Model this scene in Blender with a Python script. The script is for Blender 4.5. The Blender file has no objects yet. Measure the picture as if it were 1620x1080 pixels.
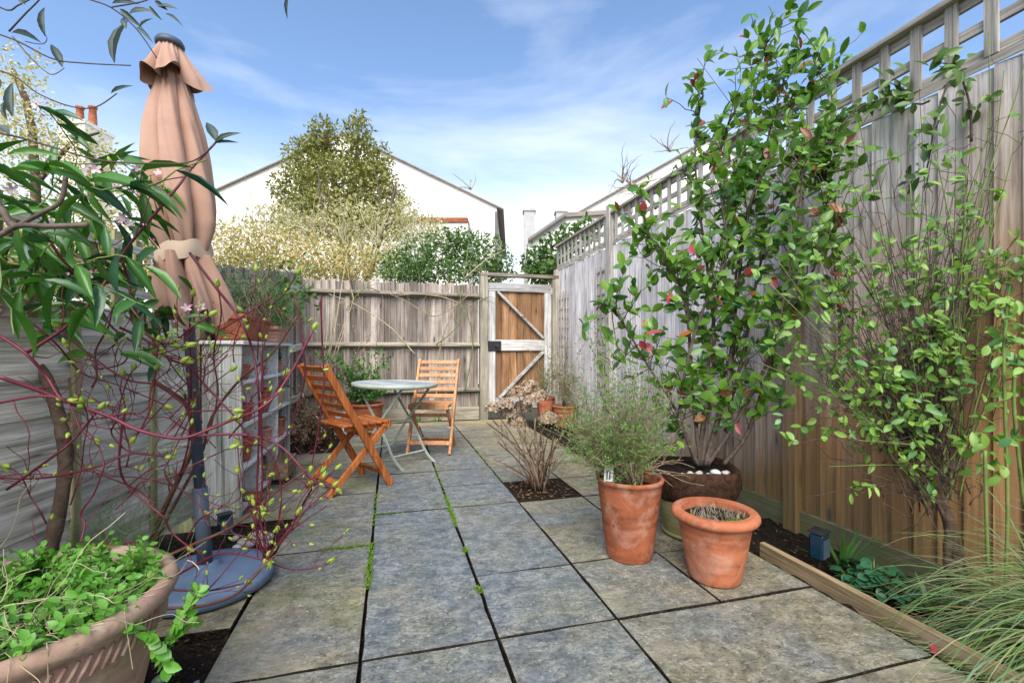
import bpy, math, random
import numpy as np
from mathutils import Vector, Matrix
random.seed(7); rng = np.random.default_rng(7)
SC = bpy.context.scene; COL = SC.collection
PI = math.pi; R = math.radians
YAW = R(14.9); SY, CY = math.sin(YAW), math.cos(YAW); F = 720.0

# ---------------------------------------------------------------- camera, sky, sun, exposure
cd = bpy.data.cameras.new('camera'); cam = bpy.data.objects.new('camera', cd); COL.objects.link(cam)
cam.location = (0, 0, 1.0); cam.rotation_euler = (R(90), 0, -YAW)
cd.lens = 16; cd.sensor_width = 36; cd.shift_y = 13 / 1620; cd.clip_start = .02; cd.clip_end = 4000
SC.camera = cam
SUN_AZ = R(198); SUN_EL = R(46)          # azimuth clockwise from +Y: behind the camera, a little to the left
world = bpy.data.worlds.new('World'); SC.world = world; world.use_nodes = True
wt = world.node_tree; wt.nodes.clear()
def wn(t, **k):
    n = wt.nodes.new(t)
    for a, b in k.items(): setattr(n, a, b)
    return n
sky = wn('ShaderNodeTexSky', sky_type='NISHITA'); sky.sun_disc = False
sky.sun_elevation = SUN_EL; sky.sun_rotation = SUN_AZ; sky.air_density = 1.0; sky.dust_density = .8; sky.ozone_density = 3.0
tc = wn('ShaderNodeTexCoord'); mp = wn('ShaderNodeMapping'); mp.inputs['Scale'].default_value = (.8, 1.0, 2.6); mp.inputs['Rotation'].default_value = (.25, .35, .4)
cn = wn('ShaderNodeTexNoise'); cn.inputs['Scale'].default_value = 1.5; cn.inputs['Detail'].default_value = 7; cn.inputs['Roughness'].default_value = .55; cn.inputs['Distortion'].default_value = .5
cr = wn('ShaderNodeValToRGB'); cr.color_ramp.elements[0].position = .47; cr.color_ramp.elements[1].position = .92
sep = wn('ShaderNodeSeparateXYZ')
low = wn('ShaderNodeMapRange'); low.inputs[1].default_value = .42; low.inputs[2].default_value = .10; low.inputs[3].default_value = 0.0; low.inputs[4].default_value = .86
add = wn('ShaderNodeMath', operation='ADD', use_clamp=True)
mul = wn('ShaderNodeMath', operation='MULTIPLY'); mul.inputs[1].default_value = .85
mix = wn('ShaderNodeMixRGB'); mix.inputs[2].default_value = (5.2, 5.45, 5.8, 1)
bg = wn('ShaderNodeBackground'); bg.inputs['Strength'].default_value = .15
out = wn('ShaderNodeOutputWorld'); L = wt.links.new
L(tc.outputs['Generated'], mp.inputs[0]); L(mp.outputs[0], cn.inputs['Vector']); L(cn.outputs['Fac'], cr.inputs[0])
L(tc.outputs['Generated'], sep.inputs[0]); L(sep.outputs['Z'], low.inputs[0])
L(cr.outputs[0], mul.inputs[0]); L(mul.outputs[0], add.inputs[0]); L(low.outputs[0], add.inputs[1])
L(add.outputs[0], mix.inputs[0]); L(sky.outputs[0], mix.inputs[1]); L(mix.outputs[0], bg.inputs[0]); L(bg.outputs[0], out.inputs[0])
sd = bpy.data.lights.new('sun', 'SUN'); sun = bpy.data.objects.new('sun', sd); COL.objects.link(sun)
sd.energy = 3.0; sd.angle = R(46); sd.color = (1, .95, .87)
sv = Vector((math.sin(SUN_AZ) * math.cos(SUN_EL), math.cos(SUN_AZ) * math.cos(SUN_EL), math.sin(SUN_EL)))
sun.rotation_euler = sv.to_track_quat('Z', 'Y').to_euler(); sun.location = sv * 30
SC.view_settings.view_transform = 'Standard'; SC.view_settings.look = 'None'
SC.view_settings.exposure = 0.92; SC.view_settings.gamma = 1
SC.render.resolution_x = 1024; SC.render.resolution_y = 682

# ---------------------------------------------------------------- places: a pixel with a depth becomes a point
def P(px, py, zc):
    xc = (px - 810) / F * zc
    return Vector((xc * CY + zc * SY, -xc * SY + zc * CY, 1 - (py - 553) / F * zc))
def PB(px, py, Y): return P(px, py, Y / (CY - (px - 810) / F * SY))
def G(px, py, z=0.0): return P(px, py, (1 - z) * F / (py - 553))

# ---------------------------------------------------------------- materials
MATS = {}
class NB:
    def __init__(s, name):
        s.m = bpy.data.materials.new(name); s.m.use_nodes = True; s.t = s.m.node_tree; s.t.nodes.clear()
        s.out = s.n('ShaderNodeOutputMaterial'); s.b = s.n('ShaderNodeBsdfPrincipled'); s.l(s.b.outputs[0], s.out.inputs[0])
        MATS[name] = s.m
    def n(s, t, **k):
        n = s.t.nodes.new(t)
        for a, b in k.items(): setattr(n, a, b)
        return n
    def l(s, a, b): s.t.links.new(a, b)
    def setin(s, sock, v):
        if hasattr(v, 'is_output'): s.l(v, sock)
        else: sock.default_value = v
    def coord(s, scale=(1, 1, 1), rnd=True, kind='Object'):
        tc = s.n('ShaderNodeTexCoord'); v = tc.outputs[kind]
        if rnd:
            oi = s.n('ShaderNodeObjectInfo'); a = s.n('ShaderNodeVectorMath', operation='MULTIPLY_ADD')
            s.l(oi.outputs['Random'], a.inputs[0]); a.inputs[1].default_value = (37, 53, 71); s.l(v, a.inputs[2]); v = a.outputs[0]
        m = s.n('ShaderNodeMapping'); s.l(v, m.inputs[0]); m.inputs['Scale'].default_value = scale
        return m.outputs[0]
    def world(s):
        g = s.n('ShaderNodeNewGeometry'); return g.outputs['Position']
    def noise(s, v, scale, detail=4, rough=.55, dist=0):
        n = s.n('ShaderNodeTexNoise'); s.l(v, n.inputs['Vector']); n.inputs['Scale'].default_value = scale
        n.inputs['Detail'].default_value = detail; n.inputs['Roughness'].default_value = rough; n.inputs['Distortion'].default_value = dist
        return n.outputs['Fac']
    def vor(s, v, scale, feature='F1'):
        n = s.n('ShaderNodeTexVoronoi', feature=feature); s.l(v, n.inputs['Vector']); n.inputs['Scale'].default_value = scale; return n.outputs['Distance']
    def ramp(s, f, *stops):
        n = s.n('ShaderNodeValToRGB'); s.l(f, n.inputs[0]); e = n.color_ramp.elements
        while len(e) < len(stops): e.new(.5)
        for q, (p, c) in zip(e, stops): q.position = p; q.color = (c, c, c, 1) if isinstance(c, (int, float)) else (*c, 1)
        return n.outputs[0]
    def mix(s, f, a, b, mode='MIX'):
        n = s.n('ShaderNodeMixRGB', blend_type=mode); s.setin(n.inputs[0], f)
        for i, v in ((1, a), (2, b)):
            if isinstance(v, tuple): v = (*v, 1)
            s.setin(n.inputs[i], v)
        return n.outputs[0]
    def math(s, op, a, b=0.0, c=0.0, clamp=False):
        n = s.n('ShaderNodeMath', operation=op, use_clamp=clamp); s.setin(n.inputs[0], a); s.setin(n.inputs[1], b); s.setin(n.inputs[2], c); return n.outputs[0]
    def rand(s):
        oi = s.n('ShaderNodeObjectInfo'); return oi.outputs['Random']
    def leafrand(s):
        g = s.n('ShaderNodeNewGeometry'); return s.math('FRACT', s.math('ADD', g.outputs['Random Per Island'], s.rand()))
    def fin(s, col, rough=.8, bump=None, dist=.01, strength=.6, metal=0, spec=.3):
        s.setin(s.b.inputs['Base Color'], (*col, 1) if isinstance(col, tuple) else col); s.setin(s.b.inputs['Roughness'], rough)
        s.b.inputs['Metallic'].default_value = metal; s.b.inputs['Specular IOR Level'].default_value = spec
        if bump is not None:
            n = s.n('ShaderNodeBump'); s.l(bump, n.inputs['Height']); n.inputs['Distance'].default_value = dist; n.inputs['Strength'].default_value = strength
            s.l(n.outputs[0], s.b.inputs['Normal'])
        return s.m

def wood(name, dark, mid, light, axis='Z', knots=True, algae=0.0, warm=None, var=.35, rough=.85):
    s = NB(name); ac, al = 52, 2.0
    sc = {'X': (al, ac, ac), 'Y': (ac, al, ac), 'Z': (ac, ac, al)}[axis]
    v = s.coord(sc); g = s.noise(v, 1.0, 6, .6, .35)
    v2 = s.coord(tuple(x * .28 for x in sc)); g2 = s.noise(v2, 1.0, 3, .5, .8)
    c = s.ramp(g, (.33, dark), (.5, mid), (.69, light))
    c = s.mix(s.ramp(g2, (.35, 0.0), (.7, .45)), c, light)
    sc3 = tuple(x * (3.4 if x > 10 else 2.2) for x in sc); g3 = s.noise(s.coord(sc3), 1.0, 3, .6)
    c = s.mix(1.0, c, s.ramp(g3, (.3, .62), (.46, 1.0), (.7, 1.22)), 'MULTIPLY')
    c = s.mix(1.0, c, s.ramp(s.noise(s.coord((2.3, 2.3, 2.3)), 1.0, 5, .6), (.35, .8), (.6, 1.1)), 'MULTIPLY')
    if warm:                                # unweathered timber keeps its brown low on the fence
        sx = s.n('ShaderNodeSeparateXYZ'); s.l(s.world(), sx.inputs[0])
        f = s.math('ADD', s.math('MULTIPLY', sx.outputs['Z'], -.9), s.math('MULTIPLY', sx.outputs['Y'], -.6))
        f = s.math('ADD', f, s.math('MULTIPLY', s.noise(s.world(), 2.2, 3), 1.1))
        f = s.ramp(s.math('MULTIPLY_ADD', s.math('ADD', f, warm[1]), .62, .26), (0.05, 0.0), (.95, 1.0))
        wc = s.ramp(g, (.25, tuple(x * .55 for x in warm[0])), (.55, warm[0]), (.8, tuple(min(1, x * 1.35) for x in warm[0])))
        c = s.mix(f, c, wc)
    c = s.mix(1.0, c, s.ramp(s.rand(), (0, 1 - var), (1, 1 + var * .3)), 'MULTIPLY')
    h = g
    if knots:
        ks = {'X': (1.6, 6, 6), 'Y': (6, 1.6, 6), 'Z': (6, 6, 1.6)}[axis]
        kd = s.vor(s.coord(ks), 1.3)
        c = s.mix(s.ramp(kd, (.06, .85), (.11, .35), (.2, 0.0)), c, tuple(x * .35 for x in dark))
    if algae:
        sx = s.n('ShaderNodeSeparateXYZ'); s.l(s.world(), sx.inputs[0])
        f = s.math('MULTIPLY', s.ramp(s.math('ADD', sx.outputs['Z'], s.math('MULTIPLY', s.noise(s.world(), 5, 4), .55)), (.22, 1.0), (.7, 0.0)), algae)
        f = s.math('MAXIMUM', f, s.math('MULTIPLY', s.ramp(s.noise(s.world(), 3.1, 5), (.55, 0.0), (.75, 1.0)), algae * .45))
        c = s.mix(f, c, (.13, .15, .055))
    return s.fin(c, rough, h, .004, .7, spec=.15)

wood('w_back', (.10, .075, .06), (.31, .25, .205), (.54, .48, .43), 'Z', True, .15, None, .6)
wood('w_rail', (.12, .10, .075), (.29, .25, .19), (.46, .41, .33), 'X', False, .22)
wood('w_post', (.12, .105, .075), (.31, .27, .20), (.47, .43, .34), 'Z', False, .28)
wood('w_right', (.28, .255, .245), (.62, .575, .555), (.80, .76, .74), 'Z', True, .3, ((.43, .235, .105), 2.1), .26)
wood('w_rightpost', (.2, .17, .14), (.42, .36, .29), (.55, .5, .43), 'Z', True, .4, ((.40, .23, .105), 2.1), .2)
wood('w_gravelR', (.14, .12, .07), (.36, .28, .16), (.5, .42, .3), 'Y', True, .75)
wood('w_trelY', (.22, .19, .15), (.44, .39, .33), (.58, .53, .47), 'Y', False)
wood('w_trelZ', (.2, .18, .15), (.43, .39, .34), (.6, .56, .5), 'Z', True, 0, None, .3)
wood('w_left', (.30, .285, .235), (.62, .59, .50), (.84, .81, .73), 'Y', True, .4, None, .25)
wood('w_leftpost', (.12, .12, .05), (.30, .29, .14), (.44, .42, .26), 'Z', False, .5)
wood('w_gate', (.12, .055, .025), (.33, .165, .075), (.48, .30, .17), 'Z', True, 0, None, .45)
wood('w_gateZ', (.2, .18, .17), (.44, .42, .40), (.6, .58, .55), 'Z', True)
wood('w_gateX', (.2, .18, .17), (.44, .42, .40), (.6, .58, .55), 'X', True)
wood('w_chair', (.16, .042, .012), (.40, .115, .032), (.55, .19, .06), 'Z', False, 0, None, .25, .5)
wood('w_chair2', (.30, .12, .05), (.58, .27, .125), (.70, .38, .20), 'Z', False, 0, None, .2, .55)
wood('w_table', (.05, .06, .065), (.30, .32, .32), (.66, .68, .68), 'X', False, 0, None, .2)
wood('w_shelf', (.36, .36, .34), (.68, .68, .65), (.80, .80, .76), 'Y', False, .15, None, .12)
wood('w_shelfZ', (.13, .135, .12), (.42, .43, .39), (.66, .66, .61), 'Z', True, .2, None, .15)
wood('w_crate', (.1, .07, .04), (.26, .19, .11), (.4, .31, .2), 'Y', True)
wood('w_edge', (.17, .11, .06), (.42, .29, .17), (.55, .42, .28), 'Y', True, .2)
wood('w_edgeX', (.12, .09, .05), (.32, .25, .15), (.45, .37, .25), 'X', False, .3)

def slab_mat():
    s = NB('slab'); v = s.coord((1, 1, 1)); oi = s.n('ShaderNodeObjectInfo'); sc = s.n('ShaderNodeSeparateColor'); s.l(oi.outputs['Color'], sc.inputs[0])
    big = s.noise(v, 3.0, 6, .62, .2); fine = s.noise(v, 75, 5, .75); mid = s.noise(v, 16, 9, .82, .1)
    cool = s.ramp(mid, (.34, (.05, .068, .085)), (.5, (.15, .175, .19)), (.68, (.31, .325, .31)))
    warm = s.ramp(mid, (.32, (.075, .066, .035)), (.5, (.235, .20, .12)), (.70, (.44, .375, .25)))
    f = s.math('ADD', sc.outputs[0], s.math('MULTIPLY', s.math('SUBTRACT', big, .5), 2.3), clamp=True)
    c = s.mix(f, cool, warm)
    c = s.mix(s.math('MULTIPLY', s.ramp(s.noise(s.world(), 1.9, 5, .65), (.46, 0.0), (.66, 1.0)), sc.outputs[1]), c, (.19, .20, .08))      # algae
    c = s.mix(s.ramp(fine, (.36, .85), (.47, 0.0)), c, (.055, .06, .055))                                     # dark lichen specks
    vm = s.n('ShaderNodeMapping'); s.l(v, vm.inputs[0]); vm.inputs['Scale'].default_value = (3.4, 6, 3); vm.inputs['Rotation'].default_value = (0, 0, .6)
    rv = s.noise(vm.outputs[0], 2.2, 8, .66, .35)
    vein = s.ramp(s.math('ABSOLUTE', s.math('SUBTRACT', rv, .5)), (.0, .5), (.008, .28), (.018, 0.0))
    vein = s.math('MULTIPLY', vein, s.ramp(s.noise(v, 5, 3), (.40, 0.0), (.55, 1.0)))
    c = s.mix(vein, c, (.50, .48, .40))
    c = s.mix(s.math('MULTIPLY', s.ramp(s.noise(v, 1.7, 4, .5), (.56, 0.0), (.66, .75)), sc.outputs[0]), c, (.40, .35, .25))
    c = s.mix(s.ramp(s.vor(v, 34), (.1, .5), (.2, 0.0)), c, (.48, .47, .40))                                  # pale lichen
    h = s.math('ADD', s.math('MULTIPLY', rv, 1.3), s.math('ADD', s.math('MULTIPLY', fine, .3), s.math('MULTIPLY', mid, .5)))
    s.fin(c, s.ramp(big, (.3, .55), (.7, .8)), h, .013, 1.0, spec=.3)
slab_mat()
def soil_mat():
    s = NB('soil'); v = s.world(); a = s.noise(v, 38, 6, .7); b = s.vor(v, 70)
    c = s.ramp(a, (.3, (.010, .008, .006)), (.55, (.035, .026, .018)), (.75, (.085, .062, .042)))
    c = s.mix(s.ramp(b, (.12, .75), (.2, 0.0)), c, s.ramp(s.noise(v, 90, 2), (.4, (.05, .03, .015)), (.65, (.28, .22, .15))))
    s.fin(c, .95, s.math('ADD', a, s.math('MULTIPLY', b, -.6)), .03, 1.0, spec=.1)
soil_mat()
def simple(name, c1, c2, scale=8, rough=.8, bscale=60, bd=.002, spec=.3, metal=0, stain=None, kind='Object'):
    s = NB(name); v = s.coord((1, 1, 1), True, kind); a = s.noise(v, scale, 6, .6, .4); c = s.ramp(a, (.3, c1), (.7, c2))
    if stain: c = s.mix(s.ramp(s.noise(v, stain[1], 6, .7, .8), (stain[2], 0.0), (stain[2] + .16, stain[3])), c, stain[0])
    return s.fin(c, rough, s.noise(v, bscale, 5, .6), bd, .6, metal, spec)
def terracotta(name, a, b, bloom, algae=0.0):
    s = NB(name); v = s.coord((1, 1, 1)); n = s.noise(v, 5, 6, .6, .6); c = s.ramp(n, (.3, a), (.65, b))
    vb = s.n('ShaderNodeMapping'); s.l(v, vb.inputs[0]); vb.inputs['Scale'].default_value = (2, 2, 26)
    c = s.mix(s.ramp(s.noise(vb.outputs[0], 1.4, 4), (.45, 0.0), (.7, .6)), c, tuple(x * .5 for x in a))
    c = s.mix(s.ramp(s.noise(v, 11, 7, .72, .5), (.5, 0.0), (.68, .6)), c, tuple(x * .42 for x in a))
    c = s.mix(s.ramp(s.noise(v, 6.5, 6, .65, 1), (.53, 0.0), (.70, bloom)), c, (.58, .46, .38))
    c = s.mix(s.ramp(s.noise(v, 60, 3), (.62, 0.0), (.72, .5)), c, (.12, .05, .025))
    if algae: c = s.mix(s.ramp(s.noise(v, 4, 5, .6, .6), (.42, 0.0), (.6, algae)), c, (.30, .31, .17))
    s.fin(c, .82, s.noise(v, 80, 5), .0015, .7, spec=.25)
terracotta('terra', (.26, .075, .032), (.42, .135, .062), .3)
terracotta('terra_bright', (.33, .10, .045), (.48, .165, .08), .28)
terracotta('terra_aged', (.30, .17, .125), (.46, .30, .24), .85, .3)
terracotta('terra_pink', (.48, .24, .17), (.58, .34, .26), .5)
terracotta('glaze_green', (.20, .21, .085), (.38, .33, .15), .15, .35)
simple('coir', (.018, .010, .006), (.085, .045, .028), 30, .95, 120, .012, .1)
def fabric():
    s = NB('canopy_fabric'); v = s.coord((1, 1, 1), False); sx = s.n('ShaderNodeSeparateXYZ'); s.l(v, sx.inputs[0])
    n = s.noise(v, 3.2, 5, .55); c = s.ramp(n, (.35, (.35, .195, .135)), (.7, (.45, .285, .21)))
    f = s.ramp(s.math('ADD', sx.outputs['Z'], s.math('MULTIPLY', n, .25)), (0.0, 0.0), (1.0, 1.0))
    low = s.math('LESS_THAN', sx.outputs['Z'], -99)
    c = s.mix(s.ramp(s.noise(v, 14, 5, .6), (.6, 0.0), (.8, .3)), c, (.40, .22, .15))
    w = s.n('ShaderNodeTexWave'); s.l(v, w.inputs[0]); w.inputs['Scale'].default_value = 160; w.inputs['Distortion'].default_value = .4
    s.fin(c, .85, s.noise(v, 5, 3, .5, .6), .02, .4, spec=.15); s.b.inputs['Sheen Weight'].default_value = .15
fabric()
simple('strap_fabric', (.50, .38, .27), (.60, .47, .35), 6, .85, 200, .001, .15)
simple('slate_metal', (.05, .068, .10), (.085, .11, .155), 6, .5, 90, .0006, .4)
simple('slate_resin', (.085, .135, .215), (.135, .195, .295), 7, .65, 140, .002, .35, 0, ((.30, .30, .27), 3, .62, .5))
simple('sage_metal', (.30, .35, .29), (.45, .50, .43), 10, .5, 80, .001, .4, 0, ((.20, .13, .07), 16, .62, .7))
simple('black_metal', (.012, .012, .014), (.035, .035, .04), 9, .45, 90, .001, .4)
simple('zinc', (.30, .33, .36), (.5, .53, .55), 12, .5, 60, .001, .5, .5)
simple('brass', (.45, .33, .12), (.6, .45, .2), 12, .4, 60, .0005, .5, .8)
simple('teal_plastic', (.004, .018, .034), (.008, .032, .055), 6, .25, 90, .0003, .5)
simple('white_card', (.75, .75, .74), (.82, .82, .81), 4, .6); simple('black_ink', (.015, .015, .015), (.03, .03, .03), 4, .6)
simple('string_green', (.02, .28, .20), (.04, .36, .27), 5, .6)
simple('pebble', (.30, .28, .25), (.52, .49, .44), 6, .7, 60, .002, .3, 0, ((.16, .17, .18), 3, .5, .8))
simple('shell_white', (.38, .33, .28), (.66, .62, .57), 30, .6, 60, .002)
simple('bluewhite', (.58, .62, .66), (.70, .74, .76), 4, .25, 60, .0005, .5, 0, ((.09, .18, .36), 17, .52, .9))
simple('render_white', (.80, .77, .71), (.88, .86, .81), 1.2, .9, 30, .004, .2, 0, ((.60, .52, .42), .8, .58, .4))
simple('roof_slate', (.22, .18, .16), (.34, .29, .25), 5, .8); simple('fascia', (.20, .15, .12), (.3, .24, .2), 5, .7)
simple('brickwork', (.30, .14, .08), (.45, .25, .16), 9, .9, 30, .01); simple('grey_render', (.38, .37, .36), (.5, .49, .47), 4, .9)
simple('gutter', (.14, .13, .12), (.2, .19, .18), 4, .6)
simple('ground', (.05, .05, .03), (.10, .09, .05), 1.5, .95, 20, .02)
simple('bark', (.05, .032, .022), (.17, .12, .085), 26, .9, 60, .008, .2, 0, ((.26, .27, .2), 22, .6, .7))
simple('bark_grey', (.055, .04, .032), (.165, .125, .10), 26, .8, 60, .004, .2)
simple('cane_red', (.055, .006, .012), (.135, .015, .030), 7, .5, 60, .001, .4)
simple('cane_magenta', (.10, .013, .026), (.21, .038, .065), 7, .5, 60, .001, .4)
simple('cane_brown', (.09, .035, .025), (.2, .095, .06), 12, .6, 60, .002, .3)
simple('cane_green', (.10, .16, .035), (.20, .24, .075), 9, .5, 60, .001, .3)
simple('cane_tan', (.22, .16, .10), (.42, .33, .22), 12, .8, 60, .001, .2)
simple('cane_dark', (.05, .035, .028), (.12, .085, .065), 12, .7, 60, .001, .2)
simple('straw', (.33, .28, .16), (.52, .45, .29), 12, .8)

def leafm(name, stops, rough=.42, trans=.25, spec=.45, vein=True):
    s = NB(name); n = len(stops); r = s.leafrand(); c = s.ramp(r, *[(i / (n - 1), x) for i, x in enumerate(stops)])
    v = s.coord((1, 1, 1), False); c = s.mix(s.ramp(s.noise(v, 30, 3), (.4, 0.0), (.8, .3)), c, tuple(x * .55 for x in stops[0]))
    s.fin(c, rough, None, spec=spec)
    t = s.n('ShaderNodeBsdfTranslucent'); s.l(s.mix(1.0, c, (1.0, 1.15, .45), 'MULTIPLY'), t.inputs[0])
    m = s.n('ShaderNodeMixShader'); m.inputs[0].default_value = trans; s.l(s.b.outputs[0], m.inputs[1]); s.l(t.outputs[0], m.inputs[2]); s.l(m.outputs[0], s.out.inputs[0])
leafm('lf_shrub', [(.075, .18, .02), (.13, .28, .03), (.20, .36, .05), (.065, .18, .06), (.15, .27, .025)], .25, .32)
leafm('lf_red', [(.30, .025, .03), (.45, .08, .10), (.22, .05, .02), (.4, .17, .03)], .35)
leafm('lf_rose', [(.13, .28, .04), (.20, .38, .06), (.28, .44, .08), (.11, .27, .10), (.17, .33, .05)], .4, .3)
leafm('lf_clem', [(.028, .10, .014), (.05, .165, .02), (.085, .23, .03), (.022, .085, .06)], .3)
leafm('lf_olive', [(.03, .06, .05), (.05, .085, .075), (.04, .075, .05)], .5)
leafm('lf_herb', [(.10, .30, .03), (.16, .40, .05), (.075, .24, .025), (.20, .42, .07)], .4, .3)
leafm('lf_bud', [(.32, .46, .06), (.42, .55, .10), (.36, .42, .05)], .5, .3)
leafm('lf_fine', [(.09, .17, .035), (.14, .23, .05), (.17, .22, .10), (.10, .15, .07)], .6)
leafm('lf_feather', [(.035, .12, .03), (.06, .17, .05), (.08, .19, .07)], .6)
leafm('lf_strap', [(.05, .15, .025), (.09, .22, .04)], .35); leafm('lf_cyc', [(.02, .09, .045), (.035, .13, .06), (.03, .11, .035)], .4, .15)
leafm('lf_grass', [(.15, .29, .07), (.24, .40, .15), (.38, .45, .22), (.50, .38, .19), (.28, .40, .30), (.16, .32, .07)], .5, .3)
leafm('lf_dry', [(.30, .20, .13), (.46, .34, .24), (.56, .45, .34), (.22, .13, .08)], .8, .2, .1)
leafm('lf_litter', [(.10, .05, .025), (.20, .11, .055), (.28, .18, .10)], .9, .1, .1)
leafm('lf_tree', [(.15, .16, .03), (.25, .25, .05), (.36, .34, .09), (.11, .13, .03), (.42, .38, .14)], .5, .3)
leafm('lf_sun_pale', [(.62, .56, .38), (.72, .67, .52), (.55, .50, .24), (.45, .45, .15)], .6, .35)  # cream tones put strong sun into the leaf colour, blossom as well
leafm('lf_sun_gold', [(.55, .42, .15), (.70, .56, .25), (.48, .44, .13), (.50, .33, .14), (.75, .66, .38)], .6, .3)  # yellow tones put warm sunlight into the leaf colour
leafm('lf_ivy', [(.055, .12, .02), (.085, .17, .03), (.13, .23, .045), (.045, .11, .03)], .4)
leafm('lf_moss', [(.10, .20, .02), (.16, .28, .03), (.07, .14, .02)], .9, .1, .1)
leafm('petal', [(.72, .50, .58), (.78, .66, .70), (.60, .28, .40)], .5, .3); leafm('petal_bud', [(.30, .09, .16), (.42, .17, .26)], .5, .2)
leafm('stalk_pale', [(.22, .18, .13), (.34, .29, .22), (.15, .12, .08)], .8, .1, .1)

# ---------------------------------------------------------------- mesh building
WL = {}
def wl(o): return WL.get(o.name, Vector((0, 0, 0))) if o else Vector((0, 0, 0))
class B:
    def __init__(s): s.v = []; s.f = []; s.mi = []; s.k = 0
    def add(s, v, f, m=0):
        v = np.asarray(v, float).reshape(-1, 3); s.v.append(v); k = s.k
        s.f += [tuple(i + k for i in q) for q in f]; s.mi += [m] * len(f); s.k += len(v); return s
    BF = [(0, 3, 2, 1), (4, 5, 6, 7), (0, 1, 5, 4), (1, 2, 6, 5), (2, 3, 7, 6), (3, 0, 4, 7)]
    def box(s, x0, x1, y0, y1, z0, z1, m=0):
        return s.add([(x0, y0, z0), (x1, y0, z0), (x1, y1, z0), (x0, y1, z0), (x0, y0, z1), (x1, y0, z1), (x1, y1, z1), (x0, y1, z1)], B.BF, m)
    def bar(s, p, q, w, h, up=(0, 0, 1), m=0):
        p, q = Vector(p), Vector(q); d = (q - p).normalized(); a = d.cross(Vector(up)).normalized() * w / 2; b = a.cross(d).normalized() * h / 2
        return s.add([p - a - b, p + a - b, p + a + b, p - a + b, q - a - b, q + a - b, q + a + b, q - a + b], B.BF, m)
    def tube(s, pts, rad, n=6, m=0, cap=True):
        pts = [Vector(p) for p in pts]; k = len(pts)
        if not hasattr(rad, '__len__'): rad = [rad] * k
        vs = []; a = None
        for i, p in enumerate(pts):
            d = (pts[min(i + 1, k - 1)] - pts[max(i - 1, 0)]);
            d = d.normalized() if d.length > 1e-9 else Vector((0, 0, 1))
            if a is None: a = d.orthogonal().normalized()
            a = (a - d * a.dot(d)); a = a.normalized() if a.length > 1e-6 else d.orthogonal().normalized()
            b = d.cross(a)
            for j in range(n):
                t = 2 * PI * j / n; vs.append(p + (a * math.cos(t) + b * math.sin(t)) * rad[i])
        fs = [(i * n + j, i * n + (j + 1) % n, (i + 1) * n + (j + 1) % n, (i + 1) * n + j) for i in range(k - 1) for j in range(n)]
        if cap: fs += [tuple(range(n - 1, -1, -1)), tuple((k - 1) * n + j for j in range(n))]
        return s.add(vs, fs, m)
    def lathe(s, prof, n=48, c=(0, 0, 0), m=0, fn=None):
        vs = []
        for (r, z) in prof:
            for j in range(n):
                t = 2 * PI * j / n; rr, zz = (r, z) if fn is None else fn(r, z, t)
                vs.append((c[0] + rr * math.cos(t), c[1] + rr * math.sin(t), c[2] + zz))
        fs = [(i * n + j, i * n + (j + 1) % n, (i + 1) * n + (j + 1) % n, (i + 1) * n + j) for i in range(len(prof) - 1) for j in range(n)]
        return s.add(vs, fs, m)
    def leaves(s, arr, tmpl, m=0):
        tv, tf = tmpl
        for (p, d, nrm, Ln, w) in arr:
            M = leaf_axes(d, nrm); s.add(np.asarray(p) + (tv * np.array([w, Ln, Ln])) @ M, tf, m)
        return s
    def mesh(s, name, off=Vector((0, 0, 0))):
        me = bpy.data.meshes.new(name); v = np.concatenate(s.v) - np.array(off); me.from_pydata(v.tolist(), [], s.f); return me
    def obj(s, name, mats, parent=None, smooth=False, loc=None, local=False, bevel=0):
        off = Vector(loc) if loc is not None else wl(parent)
        if local: off = Vector((0, 0, 0))
        me = s.mesh(name, off)
        for m in (mats if isinstance(mats, (list, tuple)) else [mats]): me.materials.append(MATS[m])
        if len(me.materials) > 1: me.polygons.foreach_set('material_index', s.mi)
        if smooth: me.polygons.foreach_set('use_smooth', [True] * len(me.polygons))
        o = bpy.data.objects.new(name, me); COL.objects.link(o)
        if parent: o.parent = parent
        if loc is not None:
            o.location = Vector(loc) - wl(parent)
        WL[o.name] = off
        if bevel:
            b = o.modifiers.new('bevel', 'BEVEL'); b.width = bevel; b.segments = 1; b.limit_method = 'ANGLE'
        return o
def leaf_axes(d, nrm):
    d = np.asarray(d, float); d = d / (np.linalg.norm(d) + 1e-9); n = np.asarray(nrm, float); n = n - d * n.dot(d); k = np.linalg.norm(n)
    if k < 1e-5: n = np.cross(d, [.3, .5, .8]); k = np.linalg.norm(n)
    n /= k; return np.array([np.cross(d, n), d, n])
def tag(o, label, cat, group=None, kind=None):
    if label: o['label'] = label
    if cat: o['category'] = cat
    if group: o['group'] = group
    if kind: o['kind'] = kind
    return o
def thing(name, label, cat, loc=(0, 0, 0), group=None, rz=0):
    o = bpy.data.objects.new(name, None); COL.objects.link(o); o.location = loc; o.rotation_euler = (0, 0, rz); o.empty_display_size = .1
    WL[o.name] = Vector(loc); return tag(o, label, cat, group)
def struct(o): o['kind'] = 'structure'; return o
def inst(name, me, parent, loc, mat3=None, color=None):
    o = bpy.data.objects.new(name, me); COL.objects.link(o); o.parent = parent
    if mat3 is None: o.location = Vector(loc) - wl(parent)
    else: o.matrix_basis = Matrix.Translation(Vector(loc) - wl(parent)) @ mat3.to_4x4()
    return o

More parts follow.
